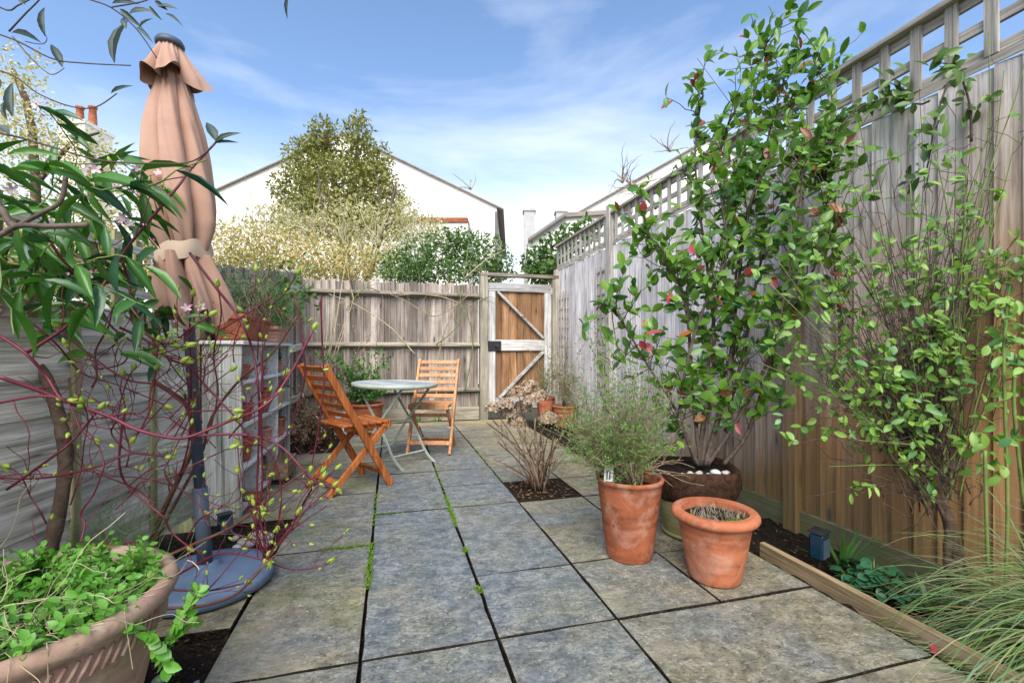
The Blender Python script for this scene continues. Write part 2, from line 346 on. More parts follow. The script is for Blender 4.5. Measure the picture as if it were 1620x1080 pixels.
# leaf outlines: x across (full width 1), y along (0..1), z fold and droop
def leaf_t(prof, fold=.18, droop=.15):
    v = []; f = []
    for (y, w) in prof:
        z = -droop * y * y
        v += [(-w / 2, y, z + fold * w * .5), (0, y, z), (w / 2, y, z + fold * w * .5)]
    for i in range(len(prof) - 1):
        a = i * 3; f += [(a, a + 1, a + 4, a + 3), (a + 1, a + 2, a + 5, a + 4)]
    return np.array(v), f
OVAL = leaf_t([(0, .06), (.2, .72), (.48, 1), (.75, .78), (.93, .3), (1, .02)])
LANCE = leaf_t([(0, .1), (.15, .62), (.38, 1), (.65, .8), (.88, .32), (1, .02)], .25, .22)
SMALL = leaf_t([(0, .1), (.45, 1), (1, .05)], .2, .1)
QUAD = (np.array([(0, 0, 0), (.5, .5, .08), (0, 1, 0), (-.5, .5, .08)]), [(0, 1, 2, 3)])
ROUND = leaf_t([(0, .5), (.25, .95), (.55, 1), (.82, .7), (1, .1)], .1, .12)
PETAL = leaf_t([(0, .3), (.4, .9), (.8, .9), (1, .3)], .1, -.1)
def rv(s=1.0): return np.array([random.gauss(0, s), random.gauss(0, s), random.gauss(0, s)])
def unit(v): v = np.asarray(v, float); return v / (np.linalg.norm(v) + 1e-9)
LM = {}
def leaf_parts(root, leaves, tmpl, tname, mat, name='leaf', nmax=300, rest='foliage'):
    """nearest leaves are parts of their own, the remainder one mass"""
    if not leaves: return
    leaves = sorted(leaves, key=lambda q: -q[3] * q[4] / max(.04, float(np.sum((np.array(q[0]) - [0, 0, 1]) ** 2))))
    key = (tname, mat)
    if key not in LM:
        me = bpy.data.meshes.new(name); me.from_pydata(tmpl[0].tolist(), [], tmpl[1]); me.materials.append(MATS[mat])
        me.polygons.foreach_set('use_smooth', [True] * len(me.polygons)); LM[key] = me
    for (p, d, n, Ln, w) in leaves[:nmax]:
        A = leaf_axes(d, n); M = Matrix([A[0] * w, A[1] * Ln, A[2] * Ln]).transposed()
        inst(name, LM[key], root, p, M)
    if len(leaves) > nmax:
        tag(B().leaves(leaves[nmax:], tmpl).obj(rest, mat, root, True), None, None, kind='stuff')
def smooth_path(pts, n=4):
    p = [np.array(q, float) for q in pts]
    if len(p) < 3: return p
    out = []
    for i in range(len(p) - 1):
        a, b, c, d = p[max(i - 1, 0)], p[i], p[i + 1], p[min(i + 2, len(p) - 1)]
        for k in range(n):
            t = k / n; out.append(.5 * (2 * b + (c - a) * t + (2 * a - 5 * b + 4 * c - d) * t * t + (3 * b - a - 3 * c + d) * t ** 3))
    return out + [p[-1]]
def wander(p, d, Ln, n=6, wob=.18, lift=0.0):
    p = np.array(p, float); d = unit(d); out = [p.copy()]
    for i in range(n):
        d = unit(d + rv(wob) + np.array([0, 0, lift])); p = p + d * Ln / n; out.append(p.copy())
    return out
def taper(k, a, b): return [a + (b - a) * i / (k - 1) for i in range(k)]

# ================================================================ THE SETTING
struct(B().box(-400, 400, -400, 1500, -.5, -.22).obj('ground', 'ground'))
def bed(name, x0, x1, y0, y1, zf, step=.05, mat='soil'):
    nx, ny = max(2, int((x1 - x0) / step)), max(2, int((y1 - y0) / step)); v = []; f = []
    for j in range(ny + 1):
        for i in range(nx + 1):
            x = x0 + (x1 - x0) * i / nx; y = y0 + (y1 - y0) * j / ny
            e = 0 if i in (0, nx) or j in (0, ny) else 1
            v.append((x, y, zf(x, y) + e * random.uniform(-.012, .014)))
    w = nx + 1
    f = [(j * w + i, j * w + i + 1, (j + 1) * w + i + 1, (j + 1) * w + i) for j in range(ny) for i in range(nx)]
    return struct(B().add(v, f).obj(name, mat, None, True))
bed('paving_bed', -.62, 1.74, -1.6, 6.3, lambda x, y: -.03, .12)
bed('soil_border', 1.725, 2.50, -1.6, 6.52, lambda x, y: -.018 - .10 * min(1, max(0, (x - 1.76) / .6)))
bed('soil_strip', -1.2, 1.74, 6.12, 6.6, lambda x, y: -.02)
bed('leafy_soil_border', -1.2, -.56, 4.72, 6.13, lambda x, y: -.012)
bed('dark_soil_border', -2.3, -.555, -1.6, 2.93, lambda x, y: -.022)
bed('planting_square', .80, 1.28, 2.86, 3.36, lambda x, y: -.012)

# patio: every slab its own piece
patio = struct(B().box(-1.02, -.62, 2.95, 4.70, -.12, -.045).obj('patio', 'soil'))
def slab(x0, x1, y0, y1, warm, alg, dz=0.0):
    g = .0034; x0 += g; x1 -= g; y0 += g * .5; y1 -= g * .5; cx, cy = (x0 + x1) / 2, (y0 + y1) / 2; a, b = (x1 - x0) / 2, (y1 - y0) / 2
    n = 5; ring = []
    for (p, q) in (((-a, -b), (a, -b)), ((a, -b), (a, b)), ((a, b), (-a, b)), ((-a, b), (-a, -b))):
        for i in range(n):
            t = i / n; j = 0 if i == 0 else random.uniform(-.004, .002)
            x, y = p[0] + (q[0] - p[0]) * t, p[1] + (q[1] - p[1]) * t; k = math.hypot(x, y); ring.append((x + x / k * j, y + y / k * j))
    m = len(ring); z = random.uniform(-.003, .003) + dz
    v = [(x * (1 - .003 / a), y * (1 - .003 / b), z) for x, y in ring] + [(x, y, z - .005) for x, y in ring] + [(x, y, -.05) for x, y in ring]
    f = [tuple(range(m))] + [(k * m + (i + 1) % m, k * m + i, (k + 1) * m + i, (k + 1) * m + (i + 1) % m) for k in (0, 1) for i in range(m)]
    bb = B().add(v, f[:1]); bb.f += f[1:]; bb.mi += [1] * (len(f) - 1); o = bb.obj('slab', ['slab', 'soil'], patio, local=True); o.location = (cx, cy, 0); o.color = (warm, alg, 0, 1)  # chamfers and sides in soil colour: joint dirt, and gap shade painted in
    o.rotation_euler = (random.uniform(-.003, .003), random.uniform(-.003, .003), random.uniform(-.004, .004))
cx_ = [-.549, -.0954, .358, .812, 1.266, 1.72]; ry = [1.533 + .449 * k for k in range(-6, 11)] + [6.13]
warmth = [.34, .12, .10, .50, .85]
skip = set(); 
def put(c, y0, y1, c2=None, w=None, a=None):
    yy = (y0 + y1) / 2
    ww = warmth[c] + (.15 if yy < 1.6 else 0) + (.22 if yy > 4.4 else 0) + random.uniform(-.12, .12) if w is None else w
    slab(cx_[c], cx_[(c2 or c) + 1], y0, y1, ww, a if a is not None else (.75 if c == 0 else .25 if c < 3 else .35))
merged = {0: [(4, 6), (6, 8)], 1: [(7, 9)], 2: [(7, 9)]}
for c in range(5):
    i = 0
    while i < len(ry) - 1:
        j = i + 1
        for (a, b) in merged.get(c, []):
            if a == i: j = b
        y0, y1 = ry[i], ry[j]
        if c in (3, 4) and y1 <= 1.54 and y0 > .6:
            if c == 3: put(3, y0, y1, 4, .62, .25)
        elif c == 3 and abs(y0 - ry[9]) < .01: pass                     # the planting square
        else: put(c, y0, y1)
        i = j
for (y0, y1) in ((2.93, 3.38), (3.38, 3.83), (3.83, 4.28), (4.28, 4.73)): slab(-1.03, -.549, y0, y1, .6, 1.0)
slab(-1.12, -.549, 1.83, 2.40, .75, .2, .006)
def moss_line(x, ya, yb, n, axis='y', spread=.007):
    a = []
    for i in range(n):
        t = random.uniform(ya, yb); s_ = random.gauss(0, spread); p = (x + s_, t, .0) if axis == 'y' else (t, x + s_, .0)
        a.append((p, unit([random.gauss(0, 1), random.gauss(0, 1), .9]), rv(), random.uniform(.007, .017), random.uniform(.005, .010)))
    return a
mo = []
for (x, a, b, n) in ((-.0954, 1.99, 2.46, 420), (.358, 2.55, 3.15, 380), (.358, 3.2, 3.9, 110), (-.0954, 2.7, 3.3, 120), (.358, 1.84, 1.9, 50), (.358, 2.22, 2.28, 90), (.812, 3.4, 4.6, 120)): mo += moss_line(x, a, b, n)
mo += moss_line(2.431, -.33, -.18, 200, 'x', .008) + moss_line(2.431, -.18, -.1, 60, 'x', .004) + moss_line(2.88, -.09, .1, 70, 'x', .005)
tag(B().leaves(mo, QUAD).obj('moss', 'lf_moss'), 'bright green moss growing in the joints between the paving slabs', 'moss', kind='stuff')

# ================================================================ FENCES
# back fence
bf = thing('fence', 'weathered grey-brown close-board fence with three horizontal rails beside the wooden gate', 'fence', (0, 6.5, 0))
def feather(w, h, t0=.004, t1=.022):     # wedge section, thick on the +x edge, front towards -y
    return B().add([(-w / 2, -t0, 0), (w / 2, -t1, 0), (w / 2, 0, 0), (-w / 2, 0, 0), (-w / 2, -t0, h), (w / 2, -t1, h), (w / 2, 0, h), (-w / 2, 0, h)], B.BF)
fb = [feather(.100, h_).mesh('board') for h_ in (1.74, 1.755, 1.73)]
for m_ in fb: m_.materials.append(MATS['w_back'])
x = -1.155; i = 0
while x < 1.20:
    inst('board', fb[i % 3], bf, (x + .045, 6.50 - random.uniform(0, .006), .19), Matrix.Rotation(random.uniform(-.006, .006), 3, 'Y')); x += .0875; i += 1
for (z, h) in ((1.765, .085), (1.06, .085), (.42, .075)):
    b = B(); b.add([(-1.14, 6.475, z - h / 2), (1.23, 6.475, z - h / 2), (1.23, 6.475, z + h / 2), (-1.14, 6.475, z + h / 2), (-1.14, 6.405, z - h * .1), (1.23, 6.405, z - h * .1), (1.23, 6.405, z + h * .12), (-1.14, 6.405, z + h * .12)],
               [(0, 3, 2, 1), (4, 5, 6, 7), (0, 1, 5, 4), (1, 2, 6, 5), (2, 3, 7, 6), (3, 0, 4, 7)]); b.obj('rail', 'w_rail', bf)
B().box(-1.14, 1.23, 6.462, 6.492, 0, .185).obj('gravel_board', 'w_rail', bf)
cp = B().box(-1.26, -1.145, 6.41, 6.52, -.1, 2.02); cp.add([(-1.26, 6.41, 2.02), (-1.145, 6.41, 2.02), (-1.145, 6.52, 2.02), (-1.26, 6.52, 2.02), (-1.2025, 6.465, 2.05)], [(0, 1, 4), (1, 2, 4), (2, 3, 4), (3, 0, 4)])
cp.obj('post', 'w_post', bf)
# gate
gt = thing('gate', 'wooden ledged and braced garden gate with warm brown boards and grey frame', 'gate', (1.8, 6.45, 0))
B().box(1.235, 1.345, 6.39, 6.51, -.1, 2.06).obj('post', 'w_post', gt); B().box(2.335, 2.415, 6.40, 6.51, -.1, 2.06).obj('post', 'w_post', gt)
B().box(1.235, 2.43, 6.385, 6.515, 2.062, 2.105).obj('lintel', 'w_rail', gt)
gx0, gx1, gz0, gz1 = 1.355, 2.325, .12, 1.97
me = feather(.112, gz1 - gz0 - .02, .012, .014).mesh('board'); me.materials.append(MATS['w_gate'])
nb = 9
for k in range(nb): inst('board', me, gt, (gx0 + (k + .5) * (gx1 - gx0) / nb, 6.49 - .009 * (k % 2), gz0 + .01))
def gbar(n, x0, x1, z0, z1, m, y0=6.435, y1=6.474): B().box(x0, x1, y0, y1, z0, z1).obj(n, m, gt, bevel=.004)
gbar('stile', gx0, gx0 + .11, gz0, gz1 - .125, 'w_gateZ'); gbar('stile', gx1 - .11, gx1, gz0, gz1 - .125, 'w_gateZ')
gbar('top_rail', gx0, gx1, gz1 - .123, gz1, 'w_gateX'); gbar('middle_rail', gx0 + .112, gx1 - .112, .985, 1.145, 'w_gateX')
gbar('bottom_rail', gx0 + .112, gx1 - .112, .14, .30, 'w_gateX')
B().bar((gx0 + .14, 6.456, gz1 - .13), (gx1 - .13, 6.456, 1.17), .036, .10, (0, -1, 0)).obj('brace', 'w_gateX', gt, bevel=.003)
B().bar((gx1 - .13, 6.456, .97), (gx0 + .17, 6.456, .30), .036, .10, (0, -1, 0)).obj('brace', 'w_gateX', gt, bevel=.003)
# turn the brace sections flat: width lies in the plane of the gate
lc = B().box(gx0 + .0, gx0 + .19, 6.412, 6.434, .985, 1.125).obj('lock_case', 'black_metal', gt, bevel=.005)
B().tube([(gx0 + .12, 6.41, 1.05), (gx0 + .12, 6.385, 1.05)], .02, 10).obj('latch_knob', 'black_metal', lc)
B().box(gx0 - .03, gx0 + .20, 6.428, 6.434, 1.885, 1.915).obj('bolt', 'zinc', gt)
B().box(gx1 - .02, gx1 + .03, 6.425, 6.433, 1.82, 1.93).obj('hinge', 'zinc', gt); B().box(gx1 - .02, gx1 + .03, 6.425, 6.433, .25, .36).obj('hinge', 'zinc', gt)

# right fence, its trellis top part of it
FX = 2.44
rf = thing('fence', 'tall pale grey close-board fence topped with square trellis along the soil border', 'fence', (FX, 3, 0))
rb = []
for h_ in (2.16, 2.155, 2.165):
    b = B().add([(-.004, -.055, 0), (-.019, .055, 0), (0, .055, 0), (0, -.055, 0), (-.004, -.055, h_), (-.019, .055, h_), (0, .055, h_), (0, -.055, h_)], [(3, 2, 1, 0), (4, 5, 6, 7), (0, 1, 5, 4), (1, 2, 6, 5), (2, 3, 7, 6), (3, 0, 4, 7)]).mesh('board')
    b.materials.append(MATS['w_right']); rb.append(b)
y = -1.4; i = 0
while y < 6.42:
    inst('board', rb[i % 3], rf, (FX - random.uniform(0, .005), y, .02), Matrix.Rotation(random.uniform(-.004, .004), 3, 'X')); y += .0985; i += 1
posts = [-1.25, .32, 2.28, 4.72, 6.44]
for k, py in enumerate(posts):
    B().box(FX - .062, FX + .02, py - .05, py + .05, -.3, 2.20 if k != 3 else 2.64).obj('post', 'w_rightpost' if k != 3 else 'w_trelZ', rf, bevel=.004)
for a, b_ in zip(posts[:-1], posts[1:]):
    B().box(FX - .032, FX - .004, a + .051, b_ - .051, -.2, .015).obj('gravel_board', 'w_gravelR', rf)
# trellis
B().box(FX - .055, FX + .025, -1.45, 6.48, 2.535, 2.56).obj('capping', 'w_trelY', rf)
for z in (2.25, 2.375, 2.505): B().box(FX - .012, FX + .006, -1.45, 6.48, z - .021, z + .021).obj('trellis_rail', 'w_trelY', rf)
sm = B().box(-.013, 0, -.0235, .0235, 0, .31).mesh('trellis_slat'); sm.materials.append(MATS['w_trelZ'])
y = -1.38
while y < 6.45:
    if all(abs(y - q) > .075 for q in posts[3:4]): inst('trellis_slat', sm, rf, (FX - .014, y, 2.226), Matrix.Rotation(random.uniform(-.01, .01), 3, 'X'))
    y += .142
B().box(FX - .024, FX - .0175, -1.4, 6.45, 2.185, 2.222).obj('trim', 'w_trelY', rf)
def fan_trellis(lab, y0, y1, z0, z1, n):
    t = thing('wall_trellis', lab, 'trellis', (FX - .05, (y0 + y1) / 2, z0), 'small trellis strips fixed to the tall fence')
    for k in range(n):
        yy = y0 + (y1 - y0) * k / (n - 1); B().box(FX - .05, FX - .036, yy - .011, yy + .011, z0, z1).obj('upright', 'w_trelZ', t)
    z = z0 + .08
    while z < z1: B().box(FX - .035, FX - .022, y0 - .02, y1 + .02, z - .011, z + .011).obj('crosspiece', 'w_trelY', t); z += .135
fan_trellis('narrow square trellis strip fixed to the tall fence behind the leafy potted shrub', 4.80, 5.06, .5, 1.98, 3)
fan_trellis('narrow square trellis strip fixed to the tall fence right beside the gate', 6.02, 6.34, .3, 1.84, 4)

# left fence: wide horizontal boards near, upright boards far
lf = thing('fence', 'green-grey fence of wide horizontal boards behind the red-stemmed shrub', 'fence', (-1.3, 2, 0))
LA, LB = Vector((-1.13, 3.08, 0)), Vector((-1.75, -.6, 0)); ld = (LB - LA).normalized(); ll = (LB - LA).length
lm = Matrix.Rotation(math.atan2(ld.y, ld.x) - PI / 2, 3, 'Z')
bays = [0, .37, .83, 1.32, 1.8, 2.5, 3.1, ll]
for k in range(len(bays) - 1):
    a, b_ = bays[k] + .02, bays[k + 1] - .02
    z = .03
    while z < 1.16:
        h = .152; c = LA + ld * (a + b_) / 2; Lb = (b_ - a)
        # board mesh: local y along the fence, front towards +x after the turn
        o = B().add([(0.0, -Lb / 2, 0), (.022, -Lb / 2, 0), (.022, Lb / 2, 0), (0, Lb / 2, 0), (0, -Lb / 2, h), (.012, -Lb / 2, h), (.012, Lb / 2, h), (0, Lb / 2, h)], B.BF).obj('board', 'w_left', lf, local=True)
        o.matrix_basis = Matrix.Translation(Vector((c.x, c.y, z)) - wl(lf)) @ (lm @ Matrix.Rotation(random.uniform(-.006, .006), 3, 'X')).to_4x4() @ Matrix.Diagonal((-1 if (lm @ Vector((1, 0, 0))).x < 0 else 1, 1, 1, 1)); z += .143
for s_ in bays:
    c = LA + ld * s_
    o = B().box(-.03, .045, -.022, .022, 0, 1.24).obj('post', 'w_leftpost', lf, local=True, bevel=.003); o.matrix_basis = Matrix.Translation(c - wl(lf) + Vector((0, 0, -.05))) @ lm.to_4x4()
s_ = .06
while s_ < ll:
    c = LA + ld * s_; o = B().box(-.02, -.004, -.022, .022, 0, .42 + random.uniform(-.02, .02)).obj('picket', 'w_leftpost', lf, local=True); o.matrix_basis = Matrix.Translation(c - wl(lf) + Vector((0, 0, 1.12))) @ lm.to_4x4(); s_ += .135
for z in (1.25, 1.46):
    o = B().box(-.034, -.0205, 0, ll, 0, .035).obj('trellis_rail', 'w_left', lf, local=True); o.matrix_basis = Matrix.Translation(LA - wl(lf) + Vector((0, 0, z))) @ lm.to_4x4()
l2 = thing('fence', 'weathered upright-board side fence behind the painted shelf unit', 'fence', (-1.13, 4.8, 0))
y = 3.16; i = 0
while y < 6.44:
    inst('board', fb[i % 3], l2, (-1.15, y, .19), Matrix.Rotation(PI / 2, 3, 'Z') @ Matrix.Diagonal((1, 1, (1.33 + .145 * (y - 3.2)) / 1.74))); y += .0875; i += 1
for (z, z2) in ((1.35, 1.80), (.85, 1.05), (.42, .42)): B().bar((-1.108, 3.15, z), (-1.108, 6.40, z2), .046, .07).obj('rail', 'w_left', l2)
B().box(-1.16, -1.136, 3.14, 6.40, 0, .185).obj('gravel_board', 'w_left', l2)
for yy in (3.10, 4.75): B().box(-1.19, -1.085, yy - .045, yy + .045, -.1, 1.40 + .16 * (yy - 3.1)).obj('post', 'w_leftpost', l2, bevel=.004)

# timber edgings
tag(B().bar((1.775, .35, .0), (1.775, 1.86, .0), .03, .10).obj('edging_board', 'w_edge', loc=(1.775, 1.1, -.05), bevel=.003), 'long pale timber edging board holding the soil border beside the slabs', 'edging')
tag(B().bar((-.55, 6.135, .0), (1.72, 6.135, .0), .03, .07).obj('edging_board', 'w_edgeX', loc=(.6, 6.135, -.035)), 'dark timber edging strip along the foot of the back fence', 'edging')

# ================================================================ FURNITURE
def chair(label, mat, loc, rz):
    t = thing('folding_chair', label, 'chair', loc, None, rz)
    W = .205; A0, A1 = Vector((.245, 0, 0)), Vector((-.25, 0, .89)); C0, C1 = Vector((-.215, 0, 0)), Vector((.235, 0, .455))
    def at(p, q, z): return p + (q - p) * ((z - p.z) / (q.z - p.z))
    def part(b, n, bv=.004): return b.obj(n, mat, t, local=True, bevel=bv)
    for s in (-1, 1):
        o = Vector((0, s * W, 0)); dn = Vector((0, 0, .0))
        p = part(B().bar(A0 + o, A1 + o, .024, .052, (1, 0, .6)), 'back_stile'); 
        o2 = Vector((0, s * (W - .03), 0)); part(B().bar(C0 + o2, C1 + o2, .024, .045, (-1, 0, 1)), 'leg')
        piv = at(A0, A1, .235); B().tube([piv + Vector((0, s * (W - .05), 0)), piv + Vector((0, s * (W + .018), 0))], .007, 8).obj('pivot_bolt', 'brass', p, local=True)
        part(B().bar((-.085, s * (W - .058), .44), (.225, s * (W - .058), .445), .022, .036), 'seat_rail')
        B().tube([(.205, s * (W - .02), .437), (.205, s * (W + .004), .437)], .008, 8).obj('pivot_bolt', 'brass', t, local=True)
    for k in range(6):                                                   # back slats between the stiles
        z = .865 - k * .067; p = at(A0, A1, z); part(B().bar(p + Vector((0, -W + .012, 0)), p + Vector((0, W - .012, 0)), .013, .043, A1 - A0), 'back_slat', .003)
    for k in range(7):
        x = -.10 + k * .052; part(B().bar((x, -W + .012, .468), (x, W - .012, .468), .041, .016), 'seat_slat', .003)
    part(B().bar((.248, -W + .012, .452), (.248, W - .012, .452), .018, .05), 'seat_front')
    for (p, q, z, n) in ((C0, C1, .075, 'stretcher'), (A0, A1, .10, 'stretcher'), (C0, C1, .36, 'stretcher')):
        c = at(p, q, z); w = W - (.042 if p is C0 else .012); part(B().bar(c - Vector((0, w, 0)), c + Vector((0, w, 0)), .018, .042, q - p), n)
    return t
chair('deep orange-brown slatted folding chair standing with its back to the shelf unit', 'w_chair', (-.315, 3.535, .003), R(31))
chair('pale tan slatted folding chair standing between the table and the back fence', 'w_chair2', (.42, 4.62, .003), R(252))

tb = thing('bistro_table', 'round weathered bistro table with crossed pale green metal legs', 'table', (.02, 4.22, 0), None, math.atan2(-.746, .666))
for k in range(8):                                                       # top planks cut to a circle
    r_, n_ = .36, 8; a, b_ = -r_ + k * 2 * r_ / n_ + .002, -r_ + (k + 1) * 2 * r_ / n_ - .002
    up = [(math.copysign(1, 1) * math.sqrt(max(0.0001, r_ * r_ - yy * yy)), yy) for yy in np.linspace(a, b_, 7)]
    poly = up + [(-x, y) for x, y in reversed(up)]; m = len(poly); z0, z1 = .684, .703 + random.uniform(-.001, .001)
    o = B().add([(x, y, z0) for x, y in poly] + [(x, y, z1) for x, y in poly], [tuple(range(m - 1, -1, -1)), tuple(range(m, 2 * m))] + [(i, (i + 1) % m, m + (i + 1) % m, m + i) for i in range(m)]).obj('plank', 'w_table', tb, local=True)
    o.rotation_euler = (0, 0, 0)
B().lathe([(.362, .672), (.372, .672), (.374, .704), (.366, .707), (.362, .704), (.362, .672)], 64).obj('rim', 'sage_metal', tb, True, local=True)
def leg(sx, sy): return [(sx * -.27, sy, .68), (sx * -.12, sy, .50), (sx * .02, sy, .345), (sx * .13, sy, .20), (sx * .19, sy, .11), (sx * .255, sy, .05), (sx * .335, sy, 0)]
for sx, sy in ((1, .19), (1, -.19), (-1, .165), (-1, -.165)):
    b = B(); pts = smooth_path(leg(sx, sy), 4)
    for p, q in zip(pts[:-1], pts[1:]): b.bar(p, q, .008, .022, (1, 0, .8 * sx))
    b.obj('leg', 'sage_metal', tb, local=True)
for sx, w in ((1, .19), (-1, .165)):
    for (x, z) in ((sx * .205, .10), (sx * -.26, .665)): B().tube([(x, -w, z), (x, w, z)], .008, 8).obj('crossbar', 'sage_metal', tb, local=True)
B().tube([(.01, -.19, .35), (.01, .19, .35)], .006, 8).obj('pivot_rod', 'sage_metal', tb, local=True)
tb.rotation_euler = (R(-1.0), R(1.0), math.atan2(-.746, .666))

# ================================================================ SHELF UNIT AND WHAT STANDS ON IT
SX0, SX1 = -1.07, -.86; SYs = [3.05, 3.48, 3.95, 4.38]; SZ = [.035, .275, .535, .80, 1.03]
sh = thing('shelf_unit', 'worn white-painted wooden shelf unit with open compartments holding small pots', 'shelf', (-.96, 3.7, 0))
for k, yy in enumerate(SYs):
    if k in (0, 3):
        for q in range(2): B().box(SX0 + q * .1055, SX0 + .1035 + q * .1055, yy - .011, yy + .011, 0, 1.03).obj('side_board', 'w_shelfZ', sh, bevel=.002)
    else: B().box(SX0 + .012, SX1 - .003, yy - .009, yy + .009, .04, 1.02).obj('divider', 'w_shelf', sh)
for k in range(3):
    for z in SZ:
        if z > 1: continue
        B().box(SX0 + .012, SX1, SYs[k] + .0115, SYs[k + 1] - .0115, z - .010, z + .010).obj('shelf', 'w_shelf', sh, bevel=.002)
B().box(SX0 - .01, SX1 + .015, SYs[0] - .03, SYs[3] + .03, 1.031, 1.053).obj('top_board', 'w_shelf', sh, bevel=.003)
for k in range(3): B().box(SX0 + .002, SX0 + .011, SYs[k] + .0115, SYs[k + 1] - .0115, .04, 1.025).obj('back_board', 'w_shelf', sh)

def pot(name, label, loc, r0, r1, h, mat, rim=.02, rim_h=.04, fill='soil', fz=.03, ribs=0, cat='pot', group=None, scale=None, roll=False, rz=0):
    t = thing(name, label, cat, loc, group, rz); q = r1 - (r1 - r0) * rim_h / h - rim * .4
    pr = [(.001, 0), (r0 * .96, 0), (r0, .008)]
    N_ = 14
    for k in range(1, N_):
        u = k / N_; z = .008 + (h - rim_h - .008) * u; r_ = r0 + (q - r0) * (u ** .92)
        if ribs: r_ += .004 * math.sin(u * ribs * 2 * PI)
        pr.append((r_, z))
    if roll: 
        c0 = r1 - rim / 2
        for k in range(9): a = -PI * .5 + PI * 1.25 * k / 8; pr.append((c0 + rim * .75 * math.cos(a), h - rim_h / 2 + rim_h / 2 * math.sin(a)))
    else: pr += [(q + .001, h - rim_h), (q + rim * .4, h - rim_h + .003), (r1 - .002, h - .008), (r1 - .005, h - .002), (r1 - .010, h)]
    pr += [(r1 - rim - .003, h - .003), (r1 - rim - .008, h - .015), (r1 - rim - .012, h - fz - .02)]
    B().lathe(pr, 56, loc).obj('body', mat, t, True)
    if fill:
        rr = r1 - rim - .011; v = [(loc[0], loc[1], loc[2] + h - fz + .008)]; f = []; n = 28
        for a in (.33, .66, 1.0):
            for j in range(n): tt = 2 * PI * j / n; v.append((loc[0] + rr * a * math.cos(tt), loc[1] + rr * a * math.sin(tt), loc[2] + h - fz + (random.uniform(-.006, .008) if a < 1 else -.004)))
        f += [(0, 1 + j, 1 + (j + 1) % n) for j in range(n)] + [(1 + k * n + j, 1 + (k + 1) * n + j, 1 + (k + 1) * n + (j + 1) % n, 1 + k * n + (j + 1) % n) for k in (0, 1) for j in range(n)]
        B().add(v, f).obj('soil', fill, t, True)
    return t
xs = -.945
GRP = None
pot('flower_pot', 'small terracotta pot in the top compartment of the shelf nearest the parasol', (xs + .02, 3.28, .811), .034, .05, .095, 'terra_bright', .008, .02)
pot('flower_pot', 'tiny terracotta pot holding a succulent in the shelf compartment beside the back fence', (xs + .02, 4.15, .811), .038, .056, .10, 'terra_bright', .008, .02)
pot('flower_pot', 'medium terracotta pot in the middle column of the shelf unit', (xs + .01, 3.70, .546), .06, .09, .17, 'terra', .01, .03)
pot('flower_pot', 'pinkish terracotta pot with a leafy tuft in the second shelf row', (xs + .01, 4.16, .546), .055, .085, .13, 'terra_pink', .01, .025)
pot('flower_pot', 'squat terracotta pot in the second shelf row nearest the parasol', (xs + .02, 3.26, .546), .05, .075, .11, 'terra', .01, .025)
pot('flower_pot', 'tall narrow terracotta pot in the third shelf row nearest the parasol', (xs + .02, 3.28, .286), .045, .07, .16, 'terra_bright', .01, .025)
pot('flower_pot', 'pale pinkish terracotta pot in the third row of the middle shelf column', (xs + .02, 3.72, .286), .055, .08, .14, 'terra_pink', .01, .025)
pot('flower_pot', 'dark terracotta pot in the third shelf row beside the back border', (xs + .02, 4.17, .286), .055, .08, .15, 'terra', .01, .025)
t = thing('pot_saucers', 'stack of small pinkish terracotta saucers on the upper shelf', 'saucer', (xs, 3.72, .811))
for k in range(4): B().lathe([(.001, 0), (.05, 0), (.066, .02), (.062, .021), (.048, .006), (.001, .006)], 24, (xs + random.uniform(-.006, .006), 3.72, .811 + .017 * k)).obj('saucer', 'terra_pink', t, True)
t = thing('wooden_crate', 'small open wooden crate on the bottom of the shelf unit', 'crate', (xs + .10, 3.83, .046))
for (a, b_, c, d) in ((-.11, .11, -.16, -.148), (-.11, .11, .148, .16), (-.11, -.098, -.147, .147), (.098, .11, -.147, .147)): B().box(xs + .10 + a, xs + .10 + b_, 3.83 + c, 3.83 + d, .06, .17).obj('side', 'w_crate', t)
B().box(xs - .009, xs + .209, 3.671, 3.989, .047, .059).obj('base', 'w_crate', t)
for k, (dx, dz, r_) in enumerate(((0, .0, .085), (.012, .03, .08))):
    p = G(388, 803); loc = (p.x + dx, p.y + .05, dz + .004)
    tag(B().lathe([(.001, 0), (r_ * .78, 0), (r_, .034), (r_ - .008, .036), (r_ * .72, .01), (.001, .01)], 36, loc).obj('pot_saucer', 'terra_bright', None, True, loc=loc), ['wide orange terracotta saucer lying on the slabs at the foot of the shelf', 'smaller terracotta saucer stacked on the wide one beside the shelf'][k], 'saucer')
